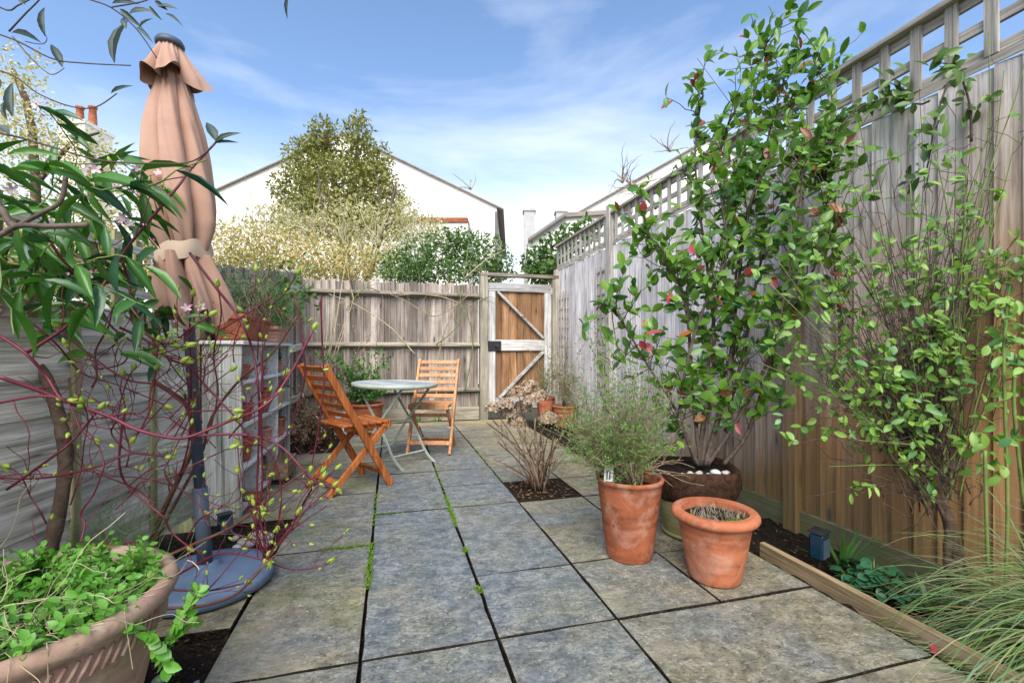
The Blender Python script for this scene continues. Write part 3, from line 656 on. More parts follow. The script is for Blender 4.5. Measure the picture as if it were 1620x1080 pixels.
def trough(label, c, lx, ly, h, mat, ribs=0, rz=0):
    t = thing('trough_planter', label, 'planter', c); b = B()
    def ring(z, gx, gy): return [(c[0] - gx, c[1] - gy, c[2] + z), (c[0] + gx, c[1] - gy, c[2] + z), (c[0] + gx, c[1] + gy, c[2] + z), (c[0] - gx, c[1] + gy, c[2] + z)]
    lv = [(0, .82), (h - .03, .95), (h - .03, 1.0), (h, 1.0), (h, .90), (h - .04, .86)]
    if ribs: lv = [(0, .82)] + [(h * k / ribs * .8, .84 + .1 * k / ribs + (.012 if k % 2 else 0)) for k in range(1, ribs)] + lv[1:]
    v = []; 
    for z, s in lv: v += ring(z, lx * s, ly * s if s < .9 or z < h - .01 or s == 1.0 else ly - lx * .1)
    n = len(lv); f = [(0, 3, 2, 1)] + [(i * 4 + j, i * 4 + (j + 1) % 4, (i + 1) * 4 + (j + 1) % 4, (i + 1) * 4 + j) for i in range(n - 1) for j in range(4)]
    b.add(v, f).obj('body', mat, t, bevel=.004); B().box(c[0] - lx * .86, c[0] + lx * .86, c[1] - ly * .88, c[1] + ly * .88, c[2] + h - .06, c[2] + h - .035).obj('soil', 'soil', t); return t
trough('long orange terracotta trough on top of the shelf unit under the parasol', (-.955, 3.42, 1.054), .10, .30, .165, 'terra')
trough('short pink ribbed trough on top of the shelf unit by the back fence', (-.955, 4.12, 1.054), .10, .20, .13, 'terra_pink', 7)

def fine_plant(name, label, cat, base, tips, r0, mats, nleaf, lsize, tmpl, tw=3, wob=.12, group=None, spread=.02, stemname='stems', side=.35, lw=.35):
    """thin stems from base to tips, side twigs, many small leaves"""
    t = thing(name, label, cat, base, group); b = B(); nodes = []
    for tip in tips:
        tip = np.array(tip); s0 = np.array(base) + rv(1) * np.array([spread, spread, 0]); d = tip - s0; Ln = np.linalg.norm(d)
        n = 7; pts = [s0 + d * (k / n) + rv(Ln * wob * .18) * math.sin(PI * k / n) + np.array([0, 0, Ln * .08 * math.sin(PI * k / n)]) for k in range(n + 1)]
        b.tube(pts, taper(n + 1, r0, r0 * .35), 4)
        for k in range(2, n + 1): nodes.append((pts[k], unit(pts[k] - pts[k - 1])))
        for _ in range(tw):
            k = random.randint(2, n); q = wander(pts[k], unit(d) + rv(.6), Ln * side * random.uniform(.4, 1), 4, .18, .03); b.tube(q, taper(5, r0 * .5, r0 * .22), 3)
            for k2 in range(1, 5): nodes.append((q[k2], unit(q[k2] - q[k2 - 1])))
    b.obj(stemname, mats[0], t, True)
    for mi, mname in enumerate(mats[1:]):
        a = []
        for _ in range(nleaf // (len(mats) - 1)):
            p, d = random.choice(nodes); a.append((p + rv(.006), unit(d + rv(.8)), rv(), lsize * random.uniform(.6, 1.3), lsize * lw * random.uniform(.8, 1.3)))
        tag(B().leaves(a, tmpl).obj('foliage', mname, t), None, None, kind='stuff')
    return t
def box_tips(n, x0, x1, y0, y1, z0, z1): return [(random.uniform(x0, x1), random.uniform(y0, y1), random.uniform(z0, z1)) for _ in range(n)]
fine_plant('feathery_plant', 'feathery bluish-green plant growing in the long orange trough', 'plant', (-.95, 3.45, 1.20), box_tips(60, -1.12, -.75, 3.2, 3.9, 1.28, 1.62), .002, ['cane_tan', 'lf_feather'], 3200, .026, SMALL, 4, lw=.16, spread=.1)
fine_plant('feathery_plant', 'bright green ferny plant growing in the short pink trough', 'plant', (-.95, 4.10, 1.17), box_tips(60, -1.1, -.72, 3.85, 4.3, 1.2, 1.52), .002, ['cane_green', 'lf_feather', 'lf_herb'], 3200, .026, SMALL, 4, lw=.22, spread=.08)
fine_plant('succulent', 'blue-green succulent in the tiny terracotta pot on the shelf', 'plant', (xs + .02, 4.15, .90), box_tips(10, xs - .03, xs + .07, 4.1, 4.2, .93, .98), .003, ['cane_green', 'lf_cyc'], 60, .04, OVAL, 1, lw=.4)
fine_plant('leafy_tuft', 'blue-green leafy tuft in the pinkish pot in the shelf', 'plant', (xs + .01, 4.16, .66), box_tips(14, xs - .03, xs + .13, 4.05, 4.28, .68, .77), .002, ['cane_green', 'lf_cyc'], 150, .03, OVAL, 2, lw=.4)

# ================================================================ PARASOL
KZ = 1.9 / 2.05; pb = Vector(P(327, 900, 1.92)); pb.z = 0; ptop = P(268, 60, 1.92)
um = thing('closed_parasol', 'closed peach-coloured parasol tied with a strap on a slate blue pole', 'parasol', (pb.x, pb.y, 0))
ax = (ptop - pb); axn = ax.normalized(); 
def axp(z): return pb + ax * (z / ax.z)
B().lathe([(.001, 0.012), (.243, .012), (.252, .02), (.255, .045), (.248, .058), (.19, .072), (.08, .085), (.045, .09), (.045, .105), (.001, .105)], 64, (pb.x, pb.y, 0)).obj('base', 'slate_resin', um, True)
B().tube([axp(.1), axp(.42)], .028, 20).obj('pole_sleeve', 'slate_metal', um, True); B().tube([axp(.4), axp(2.24)], .021, 16).obj('pole', 'slate_metal', um, True)
B().lathe([(.001, .03), (.026, .028), (.046, .018), (.053, .004), (.051, -.008), (.04, -.012)], 28, tuple(axp(2.285))).obj('finial', 'slate_metal', um, True)
def canopy(zs, rs, amp, n=112, seed=0, k=6, sx=None, hem=0.0, sc=.59):
    rd = random.Random(seed); ph = [rd.uniform(0, 6.28) for _ in range(12)]; v = []
    for i, z in enumerate(zs):
        c = axp(z); ox, oy = (sx[i] if sx else (0, 0))
        for j in range(n):
            t = 2 * PI * j / n; tt = t + .22 * math.sin(z * 3.1 + ph[0]) + .1 * math.sin(2 * t + ph[1])
            fold = abs(math.sin(k * .5 * tt + ph[2])) ** .55 * 1.5 - 1.05 + .28 * math.sin(3 * tt + ph[3] + z * 1.5) + .12 * math.sin(11 * tt + ph[4] + z * 4)
            r = rs[i] * sc * (1 + amp[i] * 1.6 * fold) + .003 * math.sin(17 * t + z * 23 + ph[5])
            zz = z + (hem * (math.sin(5 * tt + ph[6]) + .5 * math.sin(2 * tt + ph[7])) if i >= len(zs) - 3 else 0) * (1 if i == len(zs) - 1 else .6 if i == len(zs) - 2 else .25)
            v.append((c.x + ox + r * math.cos(t), c.y + oy + r * math.sin(t), zz))
    f = [(i * n + j, i * n + (j + 1) % n, (i + 1) * n + (j + 1) % n, (i + 1) * n + j) for i in range(len(zs) - 1) for j in range(n)]
    return B().add(v, f)
def interp(tab, m):
    z = np.array([q[0] for q in tab][::-1]); zs = np.linspace(tab[0][0], tab[-1][0], m); return 1 + (zs - 1) * KZ, [np.interp(zs, z, np.array([q[i] for q in tab])[::-1]) for i in range(1, len(tab[0]))]
zs, (rs, am) = interp([(2.30, .055, .05), (2.20, .09, .18), (2.10, .128, .20), (2.0, .158, .20), (1.88, .178, .21), (1.76, .192, .22), (1.66, .200, .24), (1.57, .186, .27), (1.50, .152, .30), (1.44, .122, .30), (1.41, .116, .30)], 54)
can = canopy(zs, rs, am, seed=4).obj('canopy', 'canopy_fabric', um, True)
zs, (rs, am) = interp([(1.43, .114, .30), (1.38, .122, .34), (1.30, .142, .36), (1.22, .160, .36), (1.15, .165, .34)], 26)
sxs = [(.025 * (1.40 - z) / .26 , -.015) for z in zs]
canopy(zs, rs, am, seed=9, sx=sxs, hem=.045, k=7, sc=.66).obj('canopy_tail', 'canopy_fabric', can, True)
zs, (rs, am) = interp([(2.385, .058, .04), (2.34, .090, .13), (2.29, .122, .25), (2.245, .150, .34), (2.215, .166, .40)], 16)
canopy(zs, rs, am, seed=21, hem=.026, k=5).obj('vent_flounce', 'canopy_fabric', can, True)
# strap
c = axp(1.395); v = []; n = 72
for (dz, dr) in ((-.036, .006), (.0, .012), (.036, .006)):
    for j in range(n):
        t = 2 * PI * j / n; r = .088 * (1 + .05 * math.sin(5 * t + 1)) + dr; v.append((c.x + r * math.cos(t), c.y + r * math.sin(t), c.z + dz + .022 * math.cos(t + .4) + .006 * math.sin(6 * t)))
B().add(v, [(i * n + j, i * n + (j + 1) % n, (i + 1) * n + (j + 1) % n, (i + 1) * n + j) for i in (0, 1) for j in range(n)]).obj('strap', 'strap_fabric', can, True)

# ================================================================ POTS ON THE SLABS
tall = pot('flower_pot', 'tall plain terracotta pot with a white tag beside the wiry shrub', (1.12, 1.99, .003), .108, .163, .385, 'terra', .016, .022, fz=.05)
low_ = pot('flower_pot', 'wide-rimmed terracotta pot of cut stalks standing in front of the other pots', (1.375, 1.705, .003), .108, .174, .30, 'terra_bright', .03, .045, fz=.035, roll=True)
grn = pot('glazed_pot', 'mossy green glazed pot with a thick brown coir liner and multi-stemmed shrub', (1.60, 2.16, .003), .15, .225, .30, 'glaze_green', .02, .03, fill=None)
gl = Vector((1.60, 2.16, 0))
def coir_fn(r, z, t): return (r * (1 + .02 * math.sin(5 * t) + .012 * math.sin(13 * t + z * 40)), z + .008 * math.sin(3 * t + 1))
B().lathe([(.19, .20), (.222, .235), (.238, .28), (.240, .33), (.236, .362), (.222, .372), (.205, .366), (.198, .345), (.19, .34)], 64, (gl.x, gl.y, 0), 0, coir_fn).obj('coir_liner', 'coir', grn, True)
v = [(gl.x, gl.y, .352)]; n = 30
for a in (.4, .75, 1.0):
    for j in range(n): tt = 2 * PI * j / n; v.append((gl.x + .20 * a * math.cos(tt), gl.y + .20 * a * math.sin(tt), .345 + random.uniform(-.008, .008)))
B().add(v, [(0, 1 + j, 1 + (j + 1) % n) for j in range(n)] + [(1 + k * n + j, 1 + (k + 1) * n + j, 1 + (k + 1) * n + (j + 1) % n, 1 + k * n + (j + 1) % n) for k in (0, 1) for j in range(n)]).obj('soil', 'soil', grn, True)
B().lathe([(.001, 0), (.158, 0), (.166, .014), (.158, .02), (.1, .012)], 48, (gl.x, gl.y, .003)).obj('saucer', 'glaze_green', grn, True)
def stone(name, label, loc, s, mat, cat='stone', group=None, flat=.6, rz=0):
    b = B(); n = 12; v = []; rd = [random.uniform(.86, 1.12) for _ in range(n)]
    for (a, z) in ((.35, -.95), (.8, -.6), (1, 0), (.86, .5), (.5, .86), (.12, 1.0)):
        for j in range(n): t = 2 * PI * j / n; v.append((a * rd[j] * s * math.cos(t), a * rd[(j + 2) % n] * s * .72 * math.sin(t), z * s * flat))
    f = [(i * n + j, i * n + (j + 1) % n, (i + 1) * n + (j + 1) % n, (i + 1) * n + j) for i in range(5) for j in range(n)] + [tuple(range(5 * n, 6 * n)), tuple(range(n - 1, -1, -1))]
    o = b.add(v, f).obj(name, mat, None, True, local=True); o.location = (loc[0], loc[1], loc[2] + s * flat * .8); o.rotation_euler = (random.uniform(-.2, .2), random.uniform(-.2, .2), rz); return tag(o, label, cat, group)
for k, (px, py, s, m, lab) in enumerate(((1092, 744, .024, 'shell_white', 'white shell lying in the coir-lined pot beside the stems'), (1106, 741, .026, 'shell_white', None), (1132, 740, .036, 'bluewhite', 'blue and white patterned china shard lying on the coir-lined pot'), (1151, 738, .022, 'shell_white', None), (1163, 741, .022, 'shell_white', None), (1080, 745, .014, 'shell_white', None), (1121, 748, .014, 'shell_white', None), (1166, 736, .016, 'shell_white', None))):
    p = P(px, py, 2.36); lab2 = lab if m == 'bluewhite' else ('tiny white shell fragment on the soil of the coir-lined pot' if s < .02 else 'large white shell beside the patterned shard in the coir-lined pot')
    dx = p - gl; dx.z = 0
    if dx.length > .175: p = gl + dx.normalized() * .175
    stone('shell' if m != 'bluewhite' else 'china_shard', lab2, (p.x, p.y, .348), s, m, 'shell' if m != 'bluewhite' else 'shard', 'white shells on the coir-lined pot' if m != 'bluewhite' else None, .5, random.uniform(0, 3))
# white tag with a dark mark
tg = thing('plant_tag', 'white plant tag with a black mark stuck in the tall terracotta pot', 'tag', P(963, 757, 2.2)); c = P(963, 748, 2.13); u = Vector((CY, -SY, 0)); nrm = Vector((-SY, -CY, .25)).normalized(); w_ = Vector((.05, 0, 1)).normalized()
B().add([c + u * a + w_ * b_ + nrm * d for d in (0, .002) for a, b_ in ((-.021, -.04), (.021, -.04), (.021, .038), (-.021, .038))], B.BF).obj('card', 'white_card', tg)
B().add([c + u * a + w_ * b_ + nrm * d for d in (.0025, .0035) for a, b_ in ((.002, -.03), (.008, -.03), (.008, .006), (.002, .006))], B.BF).add([c + u * a + w_ * b_ + nrm * d for d in (.0025, .0035) for a, b_ in ((-.011, -.03), (-.005, -.03), (-.005, .006), (-.011, .006))], B.BF).add([c + u * a + w_ * b_ + nrm * d for d in (.0025, .0035) for a, b_ in ((-.011, .0065), (.008, .0065), (.006, .012), (-.009, .012))], B.BF).add([c + u * a + w_ * b_ + nrm * d for d in (.0025, .0035) for a, b_ in ((-.014, .026), (.004, .026), (.004, .031), (-.014, .031))], B.BF).obj('mark', 'black_ink', tg)
# cut stalks and moss
a = []
for _ in range(190):
    t = random.uniform(0, 6.28); r = .115 * math.sqrt(random.random()); p = (1.375 + .01 + r * math.cos(t), 1.705 + r * math.sin(t), .262)
    a.append((p, unit([random.gauss(0, .45), random.gauss(0, .45), 1]), rv(), random.uniform(.02, .05), .006))
t = thing('cut_stalks', 'pale cut-back stalks and a moss patch in the wide-rimmed pot', 'plant', (1.375, 1.705, .27)); tag(B().leaves(a, SMALL).obj('stalks', 'stalk_pale', t), None, None, kind='stuff')
a = []
for _ in range(260):
    p = (1.395 + random.gauss(0, .024), 1.605 + random.gauss(0, .012), .272); a.append((p, unit(rv() + np.array([0, 0, 1.2])), rv(), .014, .009))
tag(B().leaves(a, QUAD).obj('moss_patch', 'lf_moss', t), None, None, kind='stuff')
# pots at the back
pot('flower_pot', 'ribbed terracotta pot standing against the gate', (2.03, 5.86, .003), .09, .135, .36, 'terra_bright', .012, .03, ribs=7)
pot('flower_pot', 'shorter terracotta pot tucked between the ribbed pot and the tall fence', (2.22, 5.62, -.01), .11, .17, .28, 'terra_bright', .014, .03, ribs=4)
pot('flower_pot', 'broad terracotta pot with a leafy shrub behind the bistro table', (-.30, 6.0, .003), .15, .225, .33, 'terra', .02, .04)
pot('glazed_pot', 'small blue and white pot beside the broad pot under the back fence', (-.58, 5.75, -.012), .07, .10, .26, 'bluewhite', .012, .02)

# big planter in the near corner
BP = Vector((-.80, 1.24, 0)); bp = thing('large_planter', 'large aged terracotta bowl planter with a rope-patterned rim in the near corner', 'planter', (BP.x, BP.y, 0))
B().lathe([(.001, -.02), (.17, -.02), (.18, 0), (.212, .12), (.240, .25), (.256, .33), (.262, .345), (.268, .352), (.268, .395), (.274, .402), (.290, .415), (.297, .432), (.292, .448), (.278, .454), (.262, .448), (.250, .42), (.245, .36)], 96, (BP.x, BP.y, 0)).obj('body', 'terra_aged', bp, True)
for k in range(84):
    t = 2 * PI * k / 84; q = lambda tt, z: (BP.x + .2695 * math.cos(tt), BP.y + .2695 * math.sin(tt), z)
    B().tube([q(t, .354), q(t + .045, .373), q(t + .085, .394)], .0045, 5).obj('rope_ridge', 'terra_aged', bp, True)
v = [(BP.x, BP.y, .41)]; n = 36
for a in (.5, 1.0):
    for j in range(n): tt = 2 * PI * j / n; v.append((BP.x + .252 * a * math.cos(tt), BP.y + .252 * a * math.sin(tt), .405))
B().add(v, [(0, 1 + j, 1 + (j + 1) % n) for j in range(n)] + [(1 + j, 1 + n + j, 1 + n + (j + 1) % n, 1 + (j + 1) % n) for j in range(n)]).obj('soil', 'soil', bp)
# herb in it
hb = thing('trailing_herb', 'bright green small-leaved trailing herb filling the large bowl planter', 'herb', (BP.x, BP.y, .41)); lv = []; sb = B()
for _ in range(330):
    t = random.uniform(0, 6.28); r = .25 * math.sqrt(random.random()); p = np.array([BP.x + r * math.cos(t), BP.y + r * math.sin(t), .405])
    q = wander(p, [math.cos(t) * r * 2, math.sin(t) * r * 2, 1.0], random.uniform(.05, .105), 5, .22); sb.tube(q, .0012, 3)
    for k in range(1, 6):
        for s in (-1, 1):
            d = unit(q[k] - q[k - 1]); sd = unit(np.cross(d, [math.cos(k * 1.6 + t), math.sin(k * 1.6 + t), .1])) * s; lv.append((q[k], unit(sd + d * .5), d + rv(.25), random.uniform(.014, .026), random.uniform(.010, .017)))
def sprig(pts, n, size):
    pts = smooth_path(pts, 5); sb.tube(pts, .0022, 5)
    for k in range(2, len(pts)):
        d = unit(pts[k] - pts[k - 1])
        for s in (-1, 1): lv.append((pts[k], unit(np.cross(d, [.3, .6, .7]) * s + d * .5 + rv(.25)), rv(.4) + np.array([0, -.5, .8]), size * random.uniform(.7, 1.3), size * .72))
sprig([P(190, 985, .95), P(225, 1005, .95), P(250, 1030, .97), P(262, 1060, .98)], 6, .032); sprig([P(245, 1035, .98), P(275, 1000, 1.0), P(295, 965, 1.02), P(312, 935, 1.03)], 6, .024); sprig([P(238, 1030, .98), P(270, 1015, 1.0), P(305, 985, 1.02)], 6, .022)
sb.obj('stems', 'cane_green', hb, True); leaf_parts(hb, lv, OVAL, 'OVAL', 'lf_herb')
st = thing('dry_grass_strands', 'tangle of pale straw-coloured strands drooping over the bowl planter rim', 'grass', (BP.x, BP.y, .42)); b = B()
for _ in range(85):
    t = random.uniform(-2.6, -.2); r = random.uniform(.05, .22); p = np.array([BP.x + r * math.cos(t), BP.y + r * math.sin(t), .43])
    q = wander(p, [random.gauss(.5, .6), random.gauss(-.3, .5), random.uniform(.0, .5)], random.uniform(.14, .34), 9, .3, -.05)
    q = [np.array([a_[0], a_[1], max(a_[2], .455 if math.hypot(a_[0] - BP.x, a_[1] - BP.y) < .30 else a_[2])]) for a_ in q]; b.tube(smooth_path(q, 2), .0008, 3)
tag(b.obj('strands', 'straw', st), None, None, kind='stuff')

# ================================================================ SMALL THINGS
def solar(label, p, s=1.0, rz=0.0):
    t = thing('solar_light', label, 'light', (p.x, p.y, p.z), None, rz)
    B().box(-.04 * s, .04 * s, -.03 * s, .03 * s, .07 * s, .19 * s).obj('case', 'teal_plastic', t, local=True, bevel=.008 * s)
    B().box(-.033 * s, .033 * s, -.0305 * s - .002, -.0305 * s, .08 * s, .165 * s).obj('lens', 'slate_metal', t, local=True)
    B().box(-.042 * s, .042 * s, -.034 * s, .034 * s, .192 * s, .200 * s).obj('panel', 'black_metal', t, local=True)
    B().tube([(0, 0, -.03), (0, 0, .07 * s)], .008 * s, 8).obj('spike', 'black_metal', t, local=True)
solar('small dark blue solar spike light in the soil border by the tall fence', Vector((1.95, 1.70, -.05)), 1.0, R(20))
p = G(345, 866); solar('small dark blue solar spike light tucked behind the parasol pole', Vector((p.x, p.y + .1, -.02)), .8, R(35))
for (px, py, s) in ((413, 851, .055), (398, 845, .03), (384, 856, .033), (372, 848, .025), (427, 846, .03), (375, 864, .03), (395, 858, .03), (422, 858, .034)):
    p = G(px, py); stone('pebble', 'largest smooth grey pebble among those behind the parasol base' if s > .05 else 'small smooth grey pebble on the dark soil behind the parasol base', (p.x, p.y, -.022), s, 'pebble', 'pebble', 'pebbles behind the parasol base', .6, random.uniform(0, 3))
for (px, py, s) in ((252, 1070, .024), (310, 1072, .012)):
    p = G(px, py); stone('pebble', ('pale stone on the bare soil close against the bowl planter' if s > .02 else 'tiny pale stone on the bare soil near the slab edge'), (p.x, p.y, -.022), s, 'pebble', 'pebble', 'stones beside the bowl planter', .6, 1)
p = G(1475, 1037); tag(B().leaves([((p.x, p.y, .01), (1, .1, .1), (0, 0, 1), .03, .022), ((p.x + .012, p.y + .006, .016), (1, .6, .3), (0, .2, 1), .024, .02)], PETAL).obj('fallen_petal', 'lf_red', loc=(p.x, p.y, .008)), 'fallen red petals lying on the slab beside the edging board', 'petal')

# ================================================================ RED-STEMMED SHRUB
dg = thing('red_stemmed_shrub', 'tangled red-stemmed shrub with swelling yellow-green buds in front of the parasol', 'shrub', (P(230, 870, 2.1).x, P(230, 870, 2.1).y, 0))
ST = [([(43, 557), (100, 520), (150, 470), (187, 413), (213, 377), (280, 297), (300, 270), (341, 226)], 1.35, 1.55, 3.3, 'r'),
 ([(0, 596), (63, 618), (111, 637), (174, 659), (222, 681), (285, 693), (333, 678), (360, 667), (420, 640), (460, 590), (495, 522)], 1.4, 1.7, 4.2, 'm'),
 ([(0, 531), (41, 559), (74, 596), (96, 630), (120, 640)], 1.38, 1.42, 3.4, 'm'), ([(0, 637), (63, 626), (105, 632)], 1.4, 1.42, 2.8, 'm'),
 ([(300, 400), (340, 453), (367, 487), (387, 520), (400, 557), (408, 607), (410, 667), (407, 760), (405, 830), (418, 882)], 1.7, 1.72, 3.2, 'r'),
 ([(413, 555), (415, 600), (413, 667), (415, 760), (411, 813), (425, 886)], 1.7, 1.72, 3.0, 'r'), ([(423, 887), (443, 860), (473, 813), (493, 780), (530, 743)], 1.72, 1.9, 2.4, 'r'),
 ([(262, 880), (300, 863), (367, 833), (410, 800), (443, 773), (480, 747), (503, 733)], 1.75, 1.85, 3.8, 'b'), ([(300, 690), (383, 687), (440, 703), (477, 740), (492, 757), (530, 773)], 1.65, 1.8, 3.0, 'm'),
 ([(190, 518), (240, 543), (267, 567), (300, 580), (323, 607), (347, 633), (370, 657)], 1.6, 1.65, 3.0, 'r'), ([(195, 420), (200, 433), (213, 497), (233, 530), (267, 543)], 1.55, 1.6, 2.6, 'm'),
 ([(193, 413), (207, 453), (217, 500), (233, 530), (270, 543), (300, 520), (330, 500)], 1.5, 1.6, 2.8, 'r'), ([(70, 367), (100, 413), (133, 453), (160, 490), (180, 520), (233, 553), (290, 570)], 1.4, 1.6, 2.8, 'r'),
 ([(193, 660), (193, 674), (189, 737), (207, 774), (256, 815), (270, 840), (296, 863)], 1.55, 1.7, 2.8, 'm'), ([(0, 755), (74, 755), (156, 737), (204, 718), (260, 722)], 1.45, 1.6, 2.6, 'r'), ([(11, 774), (93, 715), (122, 689), (156, 648)], 1.45, 1.5, 2.8, 'r'),
 ([(507, 467), (510, 550), (512, 617), (500, 700), (493, 735)], 1.75, 1.8, 2.2, 'r'), ([(467, 467), (483, 583), (467, 653), (440, 720), (418, 800)], 1.75, 1.75, 2.2, 'r'), ([(517, 800), (487, 820), (443, 853), (424, 884)], 1.85, 1.74, 1.8, 'r'), ([(423, 888), (460, 900), (500, 897), (517, 890)], 1.72, 1.8, 1.8, 'r'),
 ([(235, 968), (261, 962), (312, 959), (369, 942), (406, 908), (422, 888)], 1.6, 1.7, 4.2, 'b'), ([(250, 931), (284, 933), (335, 933), (386, 922)], 1.65, 1.7, 2.6, 'r'), ([(250, 928), (307, 894), (355, 874), (420, 886)], 1.7, 1.72, 3.0, 'r'), ([(300, 960), (345, 915), (380, 870), (425, 800)], 1.62, 1.75, 1.8, 'r'),
 ([(228, 880), (259, 807), (285, 752), (307, 700), (296, 644), (274, 622), (240, 600)], 2.1, 1.7, 7.5, 'b'), ([(238, 872), (275, 800), (318, 720), (335, 660), (380, 600), (430, 560), (470, 500)], 2.1, 1.75, 4.5, 'b'),
 ([(285, 752), (300, 690), (302, 600), (300, 520), (305, 470)], 1.9, 1.65, 2.6, 'r'), ([(296, 644), (250, 610), (200, 600), (140, 560), (95, 520)], 1.7, 1.45, 2.4, 'm'), ([(222, 681), (240, 640), (246, 590), (250, 545)], 1.55, 1.6, 2.0, 'r'), ([(333, 678), (345, 620), (338, 560), (350, 500), (345, 455)], 1.68, 1.6, 2.0, 'r'),
 ([(370, 657), (395, 690), (430, 720), (445, 775), (440, 830)], 1.66, 1.72, 2.2, 'r'), ([(360, 560), (330, 590), (290, 610), (250, 650), (215, 690)], 1.62, 1.55, 1.8, 'r'), ([(430, 470), (400, 490), (352, 520), (300, 545)], 1.68, 1.6, 2.0, 'r'), ([(0, 500), (40, 505), (90, 545), (130, 590), (190, 610), (260, 640)], 1.35, 1.6, 2.0, 'r')]
for _ in range(26):                                                     # the finer tangle between the traced stems
    x, y = random.uniform(60, 430), random.uniform(560, 860); a_ = random.uniform(-2.9, -.2); pl = [(x, y)]
    for _k in range(random.randint(4, 6)):
        a_ += random.gauss(0, .38); x += math.cos(a_) * random.uniform(24, 46); y += math.sin(a_) * random.uniform(18, 38); pl.append((x, y))
    z_ = 1.42 + pl[0][0] * .0008; ST.append((pl, z_, z_ + random.uniform(-.1, .12), random.uniform(1.3, 2.4), random.choice('rrrm')))
for _ in range(12):
    x, y = 423 + random.gauss(0, 6), 884; ex, ey = random.uniform(330, 540), random.uniform(690, 830); ST.append(([(x, y), ((x * 2 + ex) / 3 + random.gauss(0, 8), (y * 2 + ey) / 3), ((x + ex * 2) / 3 + random.gauss(0, 10), (y + ey * 2) / 3), (ex, ey)], 1.72, random.uniform(1.65, 1.9), random.uniform(1.2, 2.0), 'r'))
bud = B().lathe([(.001, 0), (.22, .2), (.26, .45), (.15, .78), (.001, 1.0)], 7).add(*[LANCE[0] * np.array([.45, 1.0, .4]) @ np.array([[1, 0, 0], [0, .35, .94], [0, -.94, .35]]), LANCE[1]]).mesh('bud'); bud.materials.append(MATS['lf_bud']); bud.polygons.foreach_set('use_smooth', [True] * len(bud.polygons))
def put_bud(p, d, s):
    d = Vector(d).normalized(); M = d.to_track_quat('Z', 'Y').to_matrix() @ Matrix.Rotation(random.uniform(0, 6.28), 3, 'Z'); inst('bud', bud, dg, p, M @ Matrix.Diagonal((s, s, s)))
nb_ = 0
for (px, z0, z1, r, c) in ST:
    n = len(px); pts = smooth_path([P(x, y, z0 + (z1 - z0) * i / (n - 1) + random.uniform(-.02, .02)) for i, (x, y) in enumerate(px)], 5); k = len(pts)
    rr = r * 1.6 / F * .74
    b = B().tube(pts, taper(k, rr * (1.0 if c == 'b' else .95), rr * (.5 if c == 'b' else .65)), 7)
    for _ in range(max(2, k // 6)):                                    # side twigs
        i = random.randint(2, k - 2); d = unit(pts[i + 1] - pts[i - 1]); q = wander(pts[i], d * .7 + rv(.55) + np.array([0, 0, .35]), random.uniform(.05, .24), 6, .22, .06)
        b.tube(smooth_path(q, 2), taper(len(smooth_path(q, 2)), rr * .42, .0011), 5)
        if random.random() < .75 and nb_ < 85: put_bud(q[-1], q[-1] - q[-2] + np.array([0, 0, .02]), random.uniform(.016, .027)); nb_ += 1
        for j in (2, 4):
            if random.random() < .22: q2 = wander(q[j], unit(q[j] - q[j - 1]) + rv(.6) + np.array([0, 0, .3]), random.uniform(.03, .09), 4, .15); b.tube(q2, .0011, 4); put_bud(q2[-1], q2[-1] - q2[-2], random.uniform(.013, .024))
    b.obj('stem', {'r': 'cane_red', 'm': 'cane_magenta', 'b': 'cane_brown'}[c], dg, True)
    if c != 'b': put_bud(pts[-1], pts[-1] - pts[-2], .036)

# ================================================================ EVERGREEN CLIMBER (top left)
cl = thing('evergreen_climber', 'evergreen climber with long glossy leaves and pinkish white flowers on the near fence', 'climber', (P(78, 880, 1.75).x, P(78, 880, 1.75).y, 0))
for (px, r0, r1) in (([(74, 885), (80, 863), (96, 796), (104, 722), (93, 659), (74, 600), (37, 548), (14, 483), (0, 433), (10, 380), (40, 330)], .026, .014), ([(25, 890), (20, 860), (4, 800), (-10, 740), (-25, 640)], .045, .032)):
    pts = smooth_path([P(x, y, 1.72) for x, y in px], 5); B().tube(pts, [a * random.uniform(.9, 1.12) for a in taper(len(pts), r0, r1)], 10).obj('trunk', 'bark', cl, True)
lv = []; vb = B(); fl = []
for _ in range(64):
    x, y = random.uniform(-40, 200), random.uniform(235, 470)
    if y > 330 and x > 150: x -= 60
    z = random.uniform(1.25, 1.75); p = np.array(P(x, y, z)); q = wander(p, [random.uniform(-.2, 1), random.uniform(-.4, .4), random.uniform(-.5, .3)], random.uniform(.12, .3), 6, .25, -.04); vb.tube(q, .0022, 4)
    for k in range(1, 7):
        if random.random() < .62:
            d = unit(q[k] - q[k - 1] + rv(.6) + np.array([.25, -.1, -.35])); lv.append((q[k], d, rv(.35) + np.array([-.1, -.55, .8]), random.uniform(.085, .16), random.uniform(.022, .036)))
    if random.random() < .55: fl.append(q[-1])
